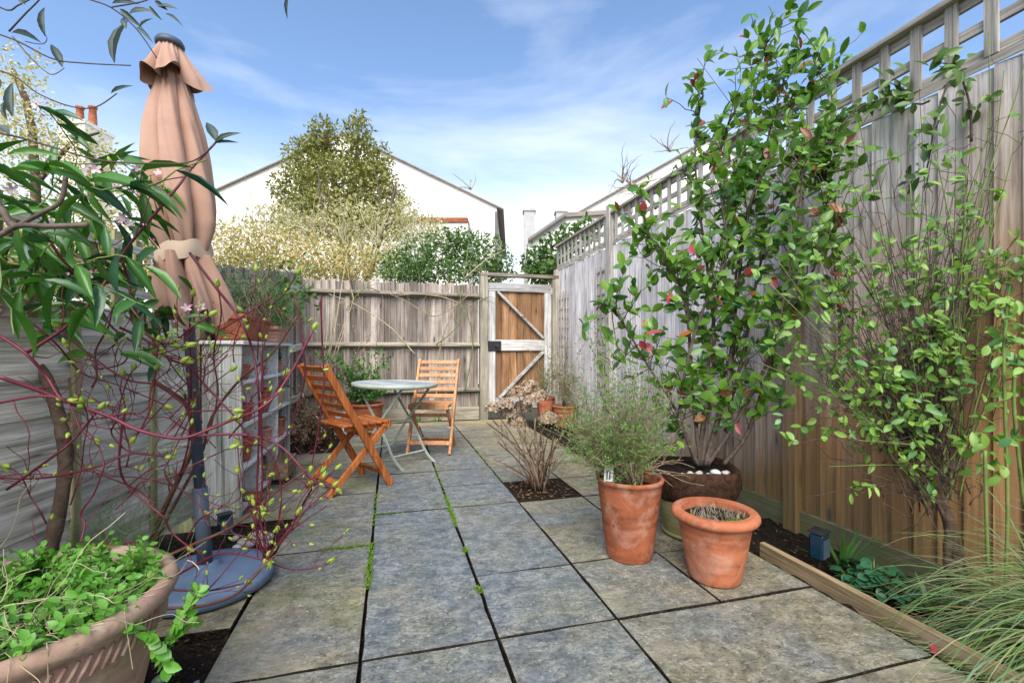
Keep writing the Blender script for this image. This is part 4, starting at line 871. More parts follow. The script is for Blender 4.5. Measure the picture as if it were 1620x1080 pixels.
for (x0, y0, x1, y1, z) in ((140, 288, 232, 282, 1.35), (75, 268, 60, 262, 1.3), (150, 292, 205, 340, 1.36), (20, 270, 105, 262, 1.25), (12, 245, 95, 238, 1.28), (100, 320, 165, 350, 1.35), (90, 350, 150, 390, 1.36), (140, 300, 170, 350, 1.4), (110, 482, 45, 485, 1.4), (140, 485, 105, 530, 1.3), (140, 487, 180, 540, 1.3), (150, 470, 90, 440, 1.4), (130, 455, 40, 430, 1.4), (30, 360, 35, 420, 1.2), (190, 560, 245, 555, 1.5), (150, 562, 75, 566, 1.5), (195, 560, 250, 578, 1.5), (250, 570, 230, 605, 1.55), (300, 510, 362, 530, 1.6), (290, 505, 330, 495, 1.6), (250, 490, 210, 480, 1.6), (230, 520, 205, 500, 1.55)):
    a, b_ = np.array(P(x0, y0, z)), np.array(P(x1, y1, z + random.uniform(-.05, .05))); Ln = float(np.linalg.norm(b_ - a)); lv.append((a, b_ - a, rv(.3) + np.array([0, -.7, .7]), Ln, max(.022, Ln * .23)))
for _ in range(26):                                                    # lower growth by the parasol's tail
    p = np.array(P(random.uniform(200, 300), random.uniform(430, 520), random.uniform(1.75, 1.95))); lv.append((p, unit(rv() + np.array([0, 0, -.3])), rv(.4) + np.array([0, -.6, .7]), random.uniform(.06, .11), random.uniform(.02, .03)))
vb.obj('vines', 'cane_green', cl, True); leaf_parts(cl, lv, LANCE, 'LANCE', 'lf_clem')
fl = fl[:14] + [np.array(P(x, y, z)) for x, y, z in ((135, 275, 1.35), (150, 268, 1.36), (295, 488, 1.6), (318, 485, 1.62), (195, 345, 1.42), (20, 300, 1.3), (205, 355, 1.42))]
for p in fl:
    b = B(); ctr = unit([random.uniform(-.5, .5), -1, random.uniform(-.2, .6)])
    for k in range(5):
        t = 2 * PI * k / 5; A = leaf_axes(ctr, [0, 0, 1]); d = A[0] * math.cos(t) + A[2] * math.sin(t) + ctr * .35; b.leaves([(p, d, ctr, .019, .010)], PETAL)
    b.obj('flower', 'petal', cl, True)
a = []
for _ in range(170):
    q = random.choice(fl) + rv(.028); a.append((q, rv(), rv(), .011, .007))
tag(B().leaves(a, OVAL).obj('flower_buds', 'petal_bud', cl, True), None, None, kind='stuff')
# overhanging twigs near the camera
ov = thing('overhanging_branch', 'thin overhanging twigs with narrow dark leaves hanging against the sky', 'branch', P(-160, 40, 1.0)); lv = []
TW = [([(-160, 20), (0, 55), (80, 92), (130, 100), (207, 104)], 1.0, 1.6), ([(-160, 90), (0, 112), (60, 148), (110, 168), (150, 170), (185, 148)], 1.0, 1.5), ([(-160, 190), (0, 211), (80, 232), (160, 254), (250, 259), (305, 255), (340, 228)], 1.05, 2.0), ([(-100, -90), (60, -40), (130, -5), (175, 12), (215, 45), (248, 92)], .95, 1.6), ([(-100, -60), (0, 12), (30, 8), (62, -10)], .95, 1.6), ([(20, 58), (45, 88), (70, 112), (85, 118), (102, 108)], 1.0, 1.0), ([(14, 50), (40, 22), (62, 0), (80, -25)], 1.0, 1.5), ([(175, 12), (225, 3), (250, -8), (280, -20)], .95, 1.2), ([(40, 66), (66, 70), (74, 60), (60, 40)], 1.0, .8)]
for px, z, r in TW:
    pts = smooth_path([P(x, y, z) for x, y in px], 5); B().tube(pts, taper(len(pts), r / F * z * .9, r / F * z * .55), 5).obj('twig', 'cane_dark', ov, True)
for (x0, y0, x1, y1, w, z) in ((65, 68, 5, 38, 9, 1.0), (72, 58, 62, 2, 9, 1.0), (99, 107, 79, 62, 11, 1.0), (182, 100, 184, 20, 12, 1.0), (176, 148, 205, 131, 6, 1.0), (340, 226, 376, 204, 8, 1.05), (340, 227, 374, 222, 5, 1.05), (343, 224, 326, 188, 14, 1.05), (205, 22, 238, 11, 10, .95), (220, 45, 236, 24, 9, .95), (200, 46, 192, 24, 8, .95), (216, 44, 240, 62, 6, .95), (250, 12, 278, 8, 9, .95), (262, 22, 288, 36, 5, .95), (178, 6, 216, 0, 8, .95), (236, 10, 252, 30, 6, .95), (20, 185, 12, 122, 12, .9), (12, 190, 0, 150, 10, .9), (0, 140, -10, 120, 14, .9), (190, 15, 220, 40, 8, .95), (40, 8, 28, -20, 14, .95), (0, 168, 20, 163, 6, 1), (0, 198, 14, 210, 12, 1), (245, 2, 262, 14, 7, .95), (455, 30, 452, -20, 4, .9)):
    a_, b_ = np.array(P(x0, y0, z)), np.array(P(x1, y1, z)); lv.append((a_, b_ - a_, rv(.3) + np.array([-.2, -.9, .3]), float(np.linalg.norm(b_ - a_)), w / F * z * 1.1))
leaf_parts(ov, lv, LANCE, 'LANCE', 'lf_olive')
nr = thing('bare_twig', 'bare grey forked twig reaching in close to the climber', 'twig', P(-60, 400, .55))
for px, r in (([(-60, 400), (0, 372), (30, 357), (80, 358), (138, 356)], .0032), ([(-40, 330), (0, 330), (14, 350), (26, 360)], .0036), ([(26, 358), (70, 335), (96, 318), (104, 280)], .0026)):
    pts = smooth_path([P(x, y, .55) for x, y in px], 5); B().tube(pts, r, 8).obj('twig', 'bark_grey', nr, True)

# ================================================================ MULTI-STEMMED SHRUB (right)
cm = thing('leafy_shrub', 'tall multi-stemmed evergreen shrub with a few red leaves growing in the coir-lined pot', 'shrub', (gl.x, gl.y, .34))
CS = [[(1105, 735), (1115, 640), (1130, 500), (1160, 350), (1175, 250), (1200, 120), (1213, 62)], [(1115, 735), (1150, 600), (1165, 480), (1185, 330), (1230, 220), (1275, 140), (1310, 95)], [(1150, 732), (1155, 650), (1180, 540), (1200, 430), (1230, 330), (1290, 250), (1325, 190)],
      [(1100, 732), (1070, 650), (1020, 570), (985, 510), (955, 478)], [(1108, 735), (1098, 640), (1085, 480), (1060, 430), (1044, 392), (1018, 366)], [(1120, 735), (1180, 640), (1240, 520), (1290, 420), (1325, 340)], [(1110, 735), (1130, 560), (1120, 430), (1105, 320), (1100, 230), (1112, 150)],
      [(1104, 735), (1085, 690), (1075, 660), (1090, 560), (1120, 470), (1150, 400), (1140, 300), (1150, 200)], [(1145, 734), (1180, 690), (1205, 620), (1225, 560), (1240, 470), (1265, 330), (1270, 220)], [(1118, 735), (1140, 650), (1160, 560), (1165, 430), (1195, 300), (1225, 180), (1245, 110)]]
lv = []; lr = []; tb_ = B()
def leafy(p, d, dens=1.0):
    for _ in range(1 + (random.random() < .6 * dens)):
        e = unit(unit(d) * .5 + rv(.75) + np.array([0, 0, .12])); item = (np.array(p), e, rv(.5) + np.array([-.35, -.5, .75]), random.uniform(.05, .082), random.uniform(.028, .046)); (lr if random.random() < .03 else lv).append(item)
for s_, px in enumerate(CS):
    dz = random.uniform(-.28, .08) ; n = len(px)
    pts = smooth_path([P(x, y, 2.42 + dz * (i / (n - 1)) ** .8 - max(0, (x - 1230) * .0008)) for i, (x, y) in enumerate(px)], 6); k = len(pts)
    B().tube(pts, taper(k, .0115 if s_ != 3 else .009, .0026), 7).obj('stem', 'bark_grey', cm, True)
    for i in range(int(k * .15), k):
        if i / k > .3 and random.random() < .75: leafy(pts[i], pts[i] - pts[i - 1])
        nt = (random.random() < (.6 if i / k < .45 else 1)) + (random.random() < (.3 if i / k < .45 else .75)) + (random.random() < (0 if i / k < .45 else .2))
        for _ in range(nt):
            d = unit(pts[i] - pts[i - 1]); q = wander(pts[i], d * .5 + rv(.75) + np.array([0, 0, .15]), random.uniform(.08, .27), 5, .22, .03)
            if max(a_[0] for a_ in q) > 2.40: continue
            tb_.tube(q, taper(6, .0028, .0012), 4)
            for j in range(2, 6):
                if random.random() < .62: leafy(q[j], q[j] - q[j - 1], .5)
            leafy(q[-1], q[-1] - q[-2])
for i_ in range(10):
    px = [(1330 + i_ * 4, 560 - i_ * 10), (1320, 420), (1300 + i_ * 5, 300), (1310 + i_ * 3, 215 + i_ * 12)]
    pts = smooth_path([P(x, y, 2.40) for x, y in px], 5) if i_ < 3 else None
    if pts:
        tb_.tube(pts, taper(len(pts), .005, .002), 5)
        for q in range(3, len(pts)):
            for _ in range(3): leafy(pts[q] + rv(.05) * np.array([.4, 1, 1]), pts[q] - pts[q - 1])
tb_.obj('twigs', 'cane_dark', cm, True)
leaf_parts(cm, lv, OVAL, 'OVAL', 'lf_shrub'); leaf_parts(cm, lr, OVAL, 'OVAL', 'lf_red')
print('shrub leaves', len(lv), len(lr))
q = [P(x, y, 2.30) for x, y in ((1112, 482), (1130, 476), (1150, 478), (1172, 484))]; B().tube(smooth_path(q, 4), .0035, 6).obj('green_tie', 'string_green', cm, True)

# ================================================================ ROSE ON THE RIGHT FENCE
rs_ = thing('climbing_rose', 'light green climbing rose with thorny canes and gnarled base against the tall fence', 'rose', (P(1515, 950, 1.9).x, P(1515, 950, 1.9).y, -.05))
for px, r in (([(1530, 960), (1515, 900), (1505, 840), (1490, 790), (1470, 745), (1450, 710)], .024), ([(1522, 955), (1500, 890), (1500, 830), (1475, 770)], .018), ([(1535, 955), (1520, 870), (1485, 800), (1440, 720)], .014)):
    pts = smooth_path([P(x, y, 1.88) for x, y in px], 5); B().tube(pts, [a * random.uniform(.8, 1.2) for a in taper(len(pts), r, r * .5)], 9).obj('trunk', 'bark', rs_, True)
lv = []; cb = B(); cg = B()
def clampx(q): return [np.array([min(a_[0], 2.375), a_[1], max(a_[2], -.05)]) for a_ in q]
ends = [(random.gauss(1400, 105), random.gauss(455, 125)) for _ in range(95)] + [(random.gauss(1330, 45), random.gauss(590, 60)) for _ in range(28)] + [(random.gauss(1530, 70), random.gauss(330, 130)) for _ in range(36)] + [(1600, 60), (1625, 120), (1570, 180), (1610, 210), (1480, 240), (1440, 290), (1530, 260), (1650, 40), (1600, 300), (1620, 400)]
for k, (ex, ey) in enumerate(ends):
    sx_, sy_ = random.gauss(1478, 22), random.gauss(765, 22); mx, my = (sx_ * .55 + ex * .45 + random.gauss(0, 22)), (sy_ * .5 + ey * .5 - 20)
    z1 = random.uniform(1.72, 1.98); q = clampx(smooth_path([P(sx_, sy_, 1.88), P((sx_ + mx) / 2 + random.gauss(0, 12), (sy_ + my) / 2, 1.87), P(mx, my, (1.86 + z1) / 2), P(ex, ey, z1)], 5)); m = len(q)
    thick = k >= len(ends) - 10 or k % 9 == 0
    (cg if thick else cb).tube(q, taper(m, .0045 if thick else .0026, .0016 if thick else .001), 5)
    for i in range(m // 2, m):
        if random.random() < .55:
            d = unit(q[i] - q[i - 1]); w_ = clampx(wander(q[i], d * .5 + rv(.7), random.uniform(.05, .17), 5, .28)); (cb).tube(w_, taper(6, .0016, .0007), 3)
            if random.random() < .45:
                for j in (2, 3, 4, 5):
                    e = unit(w_[j] - w_[j - 1])
                    for s in (-1, 1):
                        if random.random() < .6: lv.append((w_[j], unit(np.cross(e, rv()) * s + e * .6 + np.array([0, 0, -.15])), rv(.5) + np.array([-.5, -.5, .7]), random.uniform(.024, .054), random.uniform(.012, .027)))
for px in ([(1590, 960), (1594, 820), (1592, 700), (1588, 560), (1596, 470)], [(1563, 900), (1560, 800), (1558, 712)], [(1620, 800), (1604, 640), (1608, 560)]):
    pts = smooth_path([P(x, y, 1.6) for x, y in px], 5); cg.tube(pts, .0055, 6)
    for q in pts[8:]:
        for _ in range(4): lv.append((np.array(q) + rv(.025), rv(), rv(.4) + np.array([-.3, -.7, .6]), random.uniform(.035, .06), random.uniform(.02, .03)))
for _ in range(70):                                                    # twiggy mass at the base
    q = clampx(wander(P(random.gauss(1450, 40), random.gauss(720, 45), 1.86), [random.gauss(-.3, .6), random.gauss(0, .5), random.gauss(.5, .5)], random.uniform(.1, .3), 7, .3)); cb.tube(q, taper(8, .0026, .0008), 4)
cb.obj('twigs', 'cane_dark', rs_, True); cg.obj('canes', 'cane_green', rs_, True); leaf_parts(rs_, lv, OVAL, 'OVAL', 'lf_rose')
print('rose leaves', len(lv))
# creeper over the trellis
cr_ = thing('trellis_creeper', 'leafy creeper stem hooking over the trellis on the tall fence', 'creeper', P(1540, 225, 1.93)); lv = []
for px in ([(1540, 225), (1535, 170), (1520, 120), (1505, 103), (1485, 100)], [(1470, 160), (1450, 165), (1425, 140), (1400, 128)], [(1500, 130), (1480, 190), (1470, 250), (1458, 300)], [(1330, 200), (1360, 170), (1400, 155), (1440, 140)]):
    pts = clampx(smooth_path([P(x, y, 1.93 if x > 1460 else 2.2) for x, y in px], 5)); B().tube(pts, taper(len(pts), .005, .002), 6).obj('stem', 'cane_dark', cr_, True)
    for q in pts[3:]:
        for _ in range(2): lv.append((np.array(q) + rv(.03) * np.array([.3, 1, 1]), rv(), rv(.4) + np.array([-.6, -.6, .4]), random.uniform(.045, .075), random.uniform(.024, .036)))
leaf_parts(cr_, lv, OVAL, 'OVAL', 'lf_ivy')

# ================================================================ GRASS CLUMP (near right) AND BORDER PLANTS
gc = thing('grass_clump', 'large arching clump of fine streaked ornamental grass at the near end of the border', 'grass', (2.17, .80, -.06)); gb = B()
for _ in range(1000):
    base = np.array([2.17 + random.gauss(0, .06), .80 + random.gauss(0, .09), -.06]); az = random.gauss(PI * .80, .85); Ln = random.uniform(.4, .88); el = random.uniform(.75, 1.45)
    d = np.array([math.cos(az) * math.cos(el), math.sin(az) * math.cos(el), math.sin(el)]); p = base.copy(); pts = [p.copy()]; n = 11
    bend = random.uniform(.15, .26)
    for k in range(n): d = unit(d + np.array([0, 0, -bend - .012 * k]) + rv(.03)); p = p + d * Ln / n; pts.append(p.copy())
    w = random.uniform(.0022, .0048); sd = unit(np.cross(d, [0, 0, 1])); v = []
    for k, q in enumerate(pts): ww = w * (1 - (k / n) ** 2 * .9); q = np.array([min(q[0], 2.40), q[1], max(q[2], .012)]); v += [q - sd * ww, q + sd * ww]
    gb.add(v, [(2 * k, 2 * k + 1, 2 * k + 3, 2 * k + 2) for k in range(n)])
tag(gb.obj('grass_blades', 'lf_grass', gc, True), None, None, kind='stuff')
def strap_plant(label, p, n, Ln, w, mat='lf_strap', name='strap_leaved_plant'):
    t = thing(name, label, 'plant', p)
    for _ in range(n):
        az = random.uniform(0, 6.28); el = random.uniform(.75, 1.45); d = np.array([math.cos(az) * math.cos(el), math.sin(az) * math.cos(el), math.sin(el)]); q = np.array(p) + rv(.008) * np.array([1, 1, 0]); pts = [q.copy()]; m = 7; ln = Ln * random.uniform(.6, 1.1)
        for k in range(m): d = unit(d + np.array([0, 0, -.09])); q = q + d * ln / m; pts.append(q.copy())
        sd = unit(np.cross(d, [0, 0, 1])); v = []
        for k, q in enumerate(pts): ww = w * (1 - (k / m) ** 3 * .9); v += [q - sd * ww + np.array([0, 0, .3 * ww]), q, q + sd * ww + np.array([0, 0, .3 * ww])]
        B().add(v, [f_ for k in range(m) for f_ in ((3 * k, 3 * k + 1, 3 * k + 4, 3 * k + 3), (3 * k + 1, 3 * k + 2, 3 * k + 5, 3 * k + 4))]).obj('leaf', mat, t, True)
strap_plant('upright strap-leaved green plant beside the solar light in the border', (2.07, 1.68, -.07), 15, .26, .009)
strap_plant('small strap-leaved tuft between the round-leaved clump and the grass', (2.05, 1.30, -.05), 12, .17, .007)
strap_plant('green bulb shoots at the foot of the back fence under the pale chair', (.62, 6.25, -.02), 7, .17, .012); strap_plant('small green bulb shoots at the back fence beside the table leg', (.38, 6.25, -.02), 7, .17, .012)
cy = thing('round_leaved_clump', 'low clump of dark blue-green rounded leaves in the soil border', 'plant', (2.03, 1.50, -.05)); lv = []; sb = B()
for _ in range(150):
    t = random.uniform(0, 6.28); r = .13 * math.sqrt(random.random()); p = np.array([2.03 + r * math.cos(t), 1.50 + r * math.sin(t) * 1.25, -.03 + .12 * (1 - (r / .14) ** 2) * random.uniform(.6, 1)])
    sb.tube([(2.03 + r * .4 * math.cos(t), 1.50 + r * .4 * math.sin(t), -.06), p], .0012, 3); lv.append((p, unit([math.cos(t) + random.gauss(0, .5), math.sin(t) + random.gauss(0, .5), -.1]), np.array([0, 0, 1]) + rv(.22), random.uniform(.028, .045), random.uniform(.03, .045)))
sb.obj('stalks', 'cane_green', cy, True); leaf_parts(cy, lv, ROUND, 'ROUND', 'lf_cyc')

# ================================================================ POTTED AND PLANTED SHRUBS
tips = [tuple(P(random.gauss(972, 44), random.gauss(640, 42), random.uniform(1.85, 2.6))) for _ in range(95)] + [tuple(P(random.uniform(885, 960), random.uniform(640, 735), random.uniform(1.9, 2.3))) for _ in range(45)] + [tuple(P(random.uniform(1000, 1060), random.uniform(600, 720), random.uniform(2.1, 2.4))) for _ in range(30)]
fine_plant('wiry_shrub', 'wiry fine-twigged grey-green shrub spreading from the tall terracotta pot', 'shrub', (1.12, 1.99, .335), tips, .0022, ['cane_tan', 'lf_fine', 'lf_herb'], 9000, .017, SMALL, 5, lw=.34, side=.42, spread=.03)
b = B(); lt = thing('dry_trailing_twigs', 'dry trailing twigs spilling over the rim between the tall pot and the coir liner', 'twigs', P(1010, 745, 2.15))
for _ in range(16): b.tube(smooth_path(wander(P(1020 + random.uniform(-20, 30), 742, 2.18), [1, -.2, .25], random.uniform(.12, .3), 6, .25, -.05), 2), .0013, 4)
b.obj('twigs', 'cane_tan', lt, True)
fine_plant('twiggy_plant', 'thin reddish-green twigs growing from the ribbed pot by the gate', 'plant', (2.03, 5.86, .34), box_tips(34, 1.85, 2.2, 5.7, 6.0, .55, .95), .003, ['cane_tan', 'lf_fine'], 500, .03, SMALL, 3)
fine_plant('twiggy_plant', 'airy tan twigs growing from the shorter pot by the tall fence', 'plant', (2.22, 5.62, .25), box_tips(50, 1.95, 2.38, 5.2, 5.9, .5, 1.1), .003, ['cane_tan', 'lf_fine'], 700, .028, SMALL, 4)
fine_plant('leafy_shrub', 'bushy green shrub growing in the broad pot behind the table', 'shrub', (-.30, 6.0, .30), box_tips(46, -.75, .0, 5.75, 6.2, .4, .95), .004, ['cane_dark', 'lf_herb', 'lf_feather'], 1500, .045, OVAL, 3, lw=.5)
fine_plant('dried_flower_stems', 'dry brown flower heads on thin stems against the back fence', 'plant', (-.80, 6.1, 0), box_tips(20, -1.0, -.2, 6.0, 6.35, .7, 1.15), .003, ['cane_tan', 'lf_dry'], 520, .03, QUAD, 2)
b = B(); t = thing('dry_canes', 'tall pale dry canes leaning against the back fence near the corner post', 'canes', (-.9, 5.9, 0))
for (a_, c_) in (((505, 640), (548, 405)), ((500, 650), (560, 470)), ((508, 640), (530, 450)), ((500, 640), (520, 500)), ((505, 610), (545, 510))): B().tube([P(*a_, 5.6), P((a_[0] + c_[0]) / 2 + 3, (a_[1] + c_[1]) / 2, 5.8), P(*c_, 5.9)], [.007, .006, .003], 5).obj('cane', 'straw', t, True)
fine_plant('dead_foliage', 'heap of dead brown stems and leaves in the border behind the orange chair', 'plant', (-.85, 5.2, -.01), box_tips(60, -1.08, -.6, 4.85, 5.6, .08, .5), .003, ['cane_brown', 'lf_litter', 'lf_dry'], 900, .05, SMALL, 3, spread=.12)
fine_plant('ivy_shoot', 'trailing leafy shoot hanging over the corner post of the back fence', 'creeper', (-1.1, 5.2, 1.55), box_tips(14, -1.15, -.75, 4.8, 5.6, 1.25, 1.95), .003, ['cane_green', 'lf_ivy'], 130, .075, OVAL, 2, lw=.5)
# bare climber on the back fence
t = thing('bare_climber', 'nearly bare green-stemmed climber trained across the back fence rails', 'climber', (1.0, 6.38, .0))
for k, px in enumerate(([(690, 640), (695, 560), (705, 520), (725, 480), (755, 460)], [(735, 620), (748, 545), (740, 500), (728, 480), (735, 430), (742, 380)], [(658, 562), (620, 520), (585, 495), (555, 478), (520, 465)], [(725, 480), (690, 500), (665, 490), (640, 475), (605, 460)], [(690, 545), (720, 520), (735, 490), (770, 470)], [(655, 660), (700, 640), (735, 660)], [(728, 480), (700, 470), (660, 465), (625, 468)], [(600, 462), (580, 455), (560, 472), (548, 490)], [(735, 440), (770, 410), (800, 395)], [(560, 475), (552, 440), (548, 400)])):
    pts = smooth_path([PB(x, y, 6.37 + random.uniform(-.04, .02)) for x, y in px], 5); b = B().tube(pts, taper(len(pts), .010, .004), 5)
    for _ in range(9): i = random.randint(1, len(pts) - 1); q = wander(pts[i], [random.gauss(0, 1), -.1, random.gauss(.7, .5)], random.uniform(.1, .4), 5, .25); b.tube(q, taper(6, .004, .0015), 3)
    b.obj('stem', ['cane_tan', 'cane_green', 'straw'][k % 3], t, True)
# hydrangea in the planting square
hy = thing('hydrangea', 'bare brown hydrangea with dried flower heads in the square planting hole', 'shrub', (1.03, 3.12, -.01))
heads = [(820, 618), (800, 634), (838, 608), (779, 640), (818, 664), (840, 628), (806, 648), (868, 657), (826, 640), (852, 622)]; hb_ = np.array([1.03, 3.12, 0])
tipsp = [P(x, y + 6, 3.1 + random.uniform(-.15, .15)) for x, y in heads] + [P(random.uniform(775, 905), random.uniform(655, 735), 3.05 + random.uniform(-.25, .25)) for _ in range(30)]
for k, tp in enumerate(tipsp):
    tp = np.array(tp); s0 = hb_ + np.array([random.gauss(0, .035), random.gauss(0, .035), -.01]); out_ = (tp - s0) * np.array([1, 1, 0]); n = 7
    pts = [s0 + out_ * (u ** 1.25) + np.array([0, 0, (tp[2] - s0[2]) * (u ** .9)]) + rv(.006) for u in np.linspace(0, 1, n)]
    b = B().tube(pts, taper(n, .0052, .0028), 5)
    if k >= 10:
        for _ in range(2): i = random.randint(3, 5); q = wander(pts[i], unit(pts[i] - pts[i - 1]) + rv(.4), random.uniform(.05, .16), 4, .1, .05); b.tube(q, taper(5, .003, .0018), 4)
    b.obj('stem', 'cane_tan' if k % 3 else 'cane_brown', hy, True)
    if k < 10:
        a = []; R_ = random.uniform(.05, .078)
        for _ in range(95):
            d = unit(rv()); d[2] = abs(d[2]) * .9 - .15; p = tp + d * R_ * random.uniform(.75, 1.05)
            A = leaf_axes(d, rv())
            for s in range(3): t_ = s * 2.1 + random.random(); a.append((p, A[0] * math.cos(t_) + A[2] * math.sin(t_) + d * .3, d, .022, .019))
        B().leaves(a, QUAD).obj('flower_head', 'lf_dry', hy)
a = []
for _ in range(160): a.append(((random.uniform(.83, 1.25), random.uniform(2.89, 3.33), random.uniform(-.005, .004)), unit(rv() * np.array([1, 1, .15])), np.array([0, 0, 1]) + rv(.3), random.uniform(.015, .035), .012))
for _ in range(260): a.append(((random.uniform(-1.1, -.6), random.uniform(4.76, 6.1), random.uniform(.0, .012)), unit(rv() * np.array([1, 1, .15])), np.array([0, 0, 1]) + rv(.3), random.uniform(.02, .05), .018))
for _ in range(330): x_ = random.uniform(1.80, 2.38); a.append(((x_, random.uniform(.7, 5.5), -.008 - .10 * min(1, max(0, (x_ - 1.76) / .6)) + random.uniform(0, .012)), unit(rv() * np.array([1, 1, .15])), np.array([0, 0, 1]) + rv(.3), random.uniform(.012, .032), .010))
for _ in range(200): a.append(((random.uniform(-.9, -.57), random.uniform(.9, 1.82), random.uniform(-.015, -.008)), unit(rv() * np.array([1, 1, .15])), np.array([0, 0, 1]) + rv(.3), random.uniform(.006, .018), .008))
tag(B().leaves(a, SMALL).obj('leaf_litter', 'lf_litter'), 'scattered brown leaf litter and bark on the bare soil borders', 'litter', kind='stuff')
# thin grass behind the bowl planter
t = thing('sedge_tuft', 'thin green and brown sedge tuft in front of the horizontal-board fence', 'grass', P(190, 870, 2.0)); gb = B()
for _ in range(120):
    p0 = P(random.gauss(185, 45), 885, 1.95); d = np.array([random.gauss(0, .35), random.gauss(0, .3), 1.0]); p = np.array(p0); pts = [p.copy()]; Ln = random.uniform(.2, .5)
    for k in range(7): d = unit(d + np.array([0, 0, -.13]) + rv(.06)); p = p + d * Ln / 7; pts.append(p.copy())
    gb.tube(pts, taper(8, .0015, .0006), 3)
tag(gb.obj('grass_blades', 'lf_grass', t), None, None, kind='stuff')

# ================================================================ BEYOND THE FENCE
def crown_leaves(blobs, n, size, tmpl=QUAD, shell=.35, lw=.6):
    a = []; vol = np.array([bx[3] * bx[4] * bx[5] for bx in blobs]) ** .75; pr = vol / vol.sum()
    for i in rng.choice(len(blobs), n, p=pr):
        cx, cy, cz, rx, ry_, rz = blobs[i]; d = unit(rv()); r = shell + (1.05 - shell) * random.random() ** .7
        a.append((np.array([cx + d[0] * rx * r, cy + d[1] * ry_ * r, cz + d[2] * rz * r]), unit(rv() + d * .5), unit(rv(.6) + d * .9 + np.array([0, 0, .3])), size * random.uniform(.4, 1.6), size * lw * random.uniform(.7, 1.2)))
    return a
def mass(name, label, cat, base, blobs, specs, trunk=None, tm='bark'):
    t = thing(name, label, cat, base)
    if trunk:
        b = B()
        for pts, r in trunk: pts = smooth_path(pts, 3); b.tube(pts, taper(len(pts), r, r * .35), 7)
        b.obj('trunk', tm, t, True)
    for (mat, n, size, filt) in specs:
        bl = [q for q in blobs if filt is None or filt(q)]
        tag(B().leaves(crown_leaves(bl, n, size), QUAD).obj('crown', mat, t), None, None, kind='stuff')
    return t
def blob(px, py, zc, rx, ry_, rz): p = P(px, py, zc); k = zc / F; return (p.x, p.y, p.z, rx * k, ry_ * k, rz * k)
Z = 11.5
tree = [blob(x, y, Z + random.uniform(-.7, .7), rx, rx, rz) for x, y, rx, rz in ((512, 215, 26, 30), (566, 208, 24, 30), (492, 258, 44, 34), (575, 255, 46, 38), (535, 290, 62, 40), (472, 300, 42, 34), (604, 310, 36, 40), (540, 340, 70, 34), (475, 345, 40, 34), (610, 350, 30, 30), (500, 235, 26, 20), (590, 275, 24, 26))]
tbase = P(545, 445, Z); trk = [([(tbase.x, tbase.y, -.2), (tbase.x, tbase.y, 2.5), tuple(P(535, 330, Z)), tuple(P(515, 210, Z))], .16), ([tuple(P(540, 370, Z)), tuple(P(560, 300, Z)), tuple(P(567, 200, Z))], .09), ([tuple(P(540, 380, Z)), tuple(P(500, 330, Z)), tuple(P(480, 290, Z))], .08), ([tuple(P(545, 390, Z)), tuple(P(590, 340, Z)), tuple(P(610, 300, Z))], .08)]
mass('garden_tree', 'tall twin-topped evergreen tree rising beyond the back fence', 'tree', (tbase.x, tbase.y, -.2), tree, [('lf_tree', 14500, .10, None), ('lf_sun_pale', 2600, .085, lambda q: q[2] < 4.8)], trk)
bl = [blob(x, y, 10.2 + random.uniform(-.5, .5), rx, rx, rz) for x, y, rx, rz in ((440, 350, 45, 26), (500, 365, 60, 26), (560, 350, 55, 32), (620, 350, 40, 30), (660, 362, 40, 26), (590, 390, 60, 26), (690, 365, 22, 22), (640, 330, 22, 22))]
p = P(560, 440, 10.2); mass('sunlit_blossom_bush', 'sunlit cream-blossomed bush in front of the tall tree beyond the fence', 'bush', (p.x, p.y, -.2), bl, [('lf_sun_pale', 5200, .07, None), ('lf_tree', 1500, .07, None)], [([(p.x, p.y, -.2), (p.x, p.y, 2), tuple(P(540, 330, 10.2))], .07), ([(p.x, p.y, 1.5), tuple(P(620, 320, 10.2)), tuple(P(625, 290, 10.2))], .05), ([(p.x, p.y, 1.2), tuple(P(480, 350, 10.2))], .05), ([(p.x, p.y, 1.5), tuple(P(600, 340, 10.1)), tuple(P(590, 260, 10.1))], .03), ([(p.x, p.y, 1.5), tuple(P(510, 330, 10.1)), tuple(P(505, 260, 10.1))], .03)], 'bark_grey')  # cream leaves paint in bright sun along with the blossom
bl = [blob(x, y, 8.6 + random.uniform(-.4, .4), rx, rx, rz) for x, y, rx, rz in ((345, 390, 40, 40), (390, 385, 45, 42), (440, 395, 48, 38), (500, 405, 50, 34), (555, 412, 45, 30), (600, 420, 36, 24), (370, 425, 60, 30), (450, 430, 60, 25), (530, 432, 60, 20))]
p = P(450, 450, 8.6); mass('golden_hedge', 'dense golden-brown hedge behind the back fence beside the parasol', 'hedge', (p.x, p.y, -.2), bl, [('lf_sun_gold', 6500, .065, None), ('lf_sun_pale', 3200, .05, None), ('lf_tree', 900, .06, None)], [([(p.x + d, p.y, -.2), (p.x + d * 1.3, p.y, 2.2)], .04) for d in (-1, -.4, .2, .8)])
bl = [blob(x, y, 7.6 + random.uniform(-.3, .3), rx, rx, rz) for x, y, rx, rz in ((625, 420, 30, 26), (660, 405, 34, 32), (700, 400, 38, 34), (735, 395, 36, 30), (765, 402, 34, 34), (795, 415, 22, 30), (725, 375, 24, 18), (690, 430, 60, 20), (770, 432, 45, 20), (640, 436, 40, 14))]
tw_ = thing('twiggy_growth', 'pale sunlit bare twigs poking up through the golden hedge', 'twigs', P(470, 440, 8.4)); b = B()
for _ in range(130): b.tube(wander(P(random.uniform(340, 680), random.uniform(360, 435), random.uniform(8.2, 9.6)), [random.gauss(0, .6), 0, 1], random.uniform(.4, 1.3), 7, .22), taper(8, .009, .003), 3)
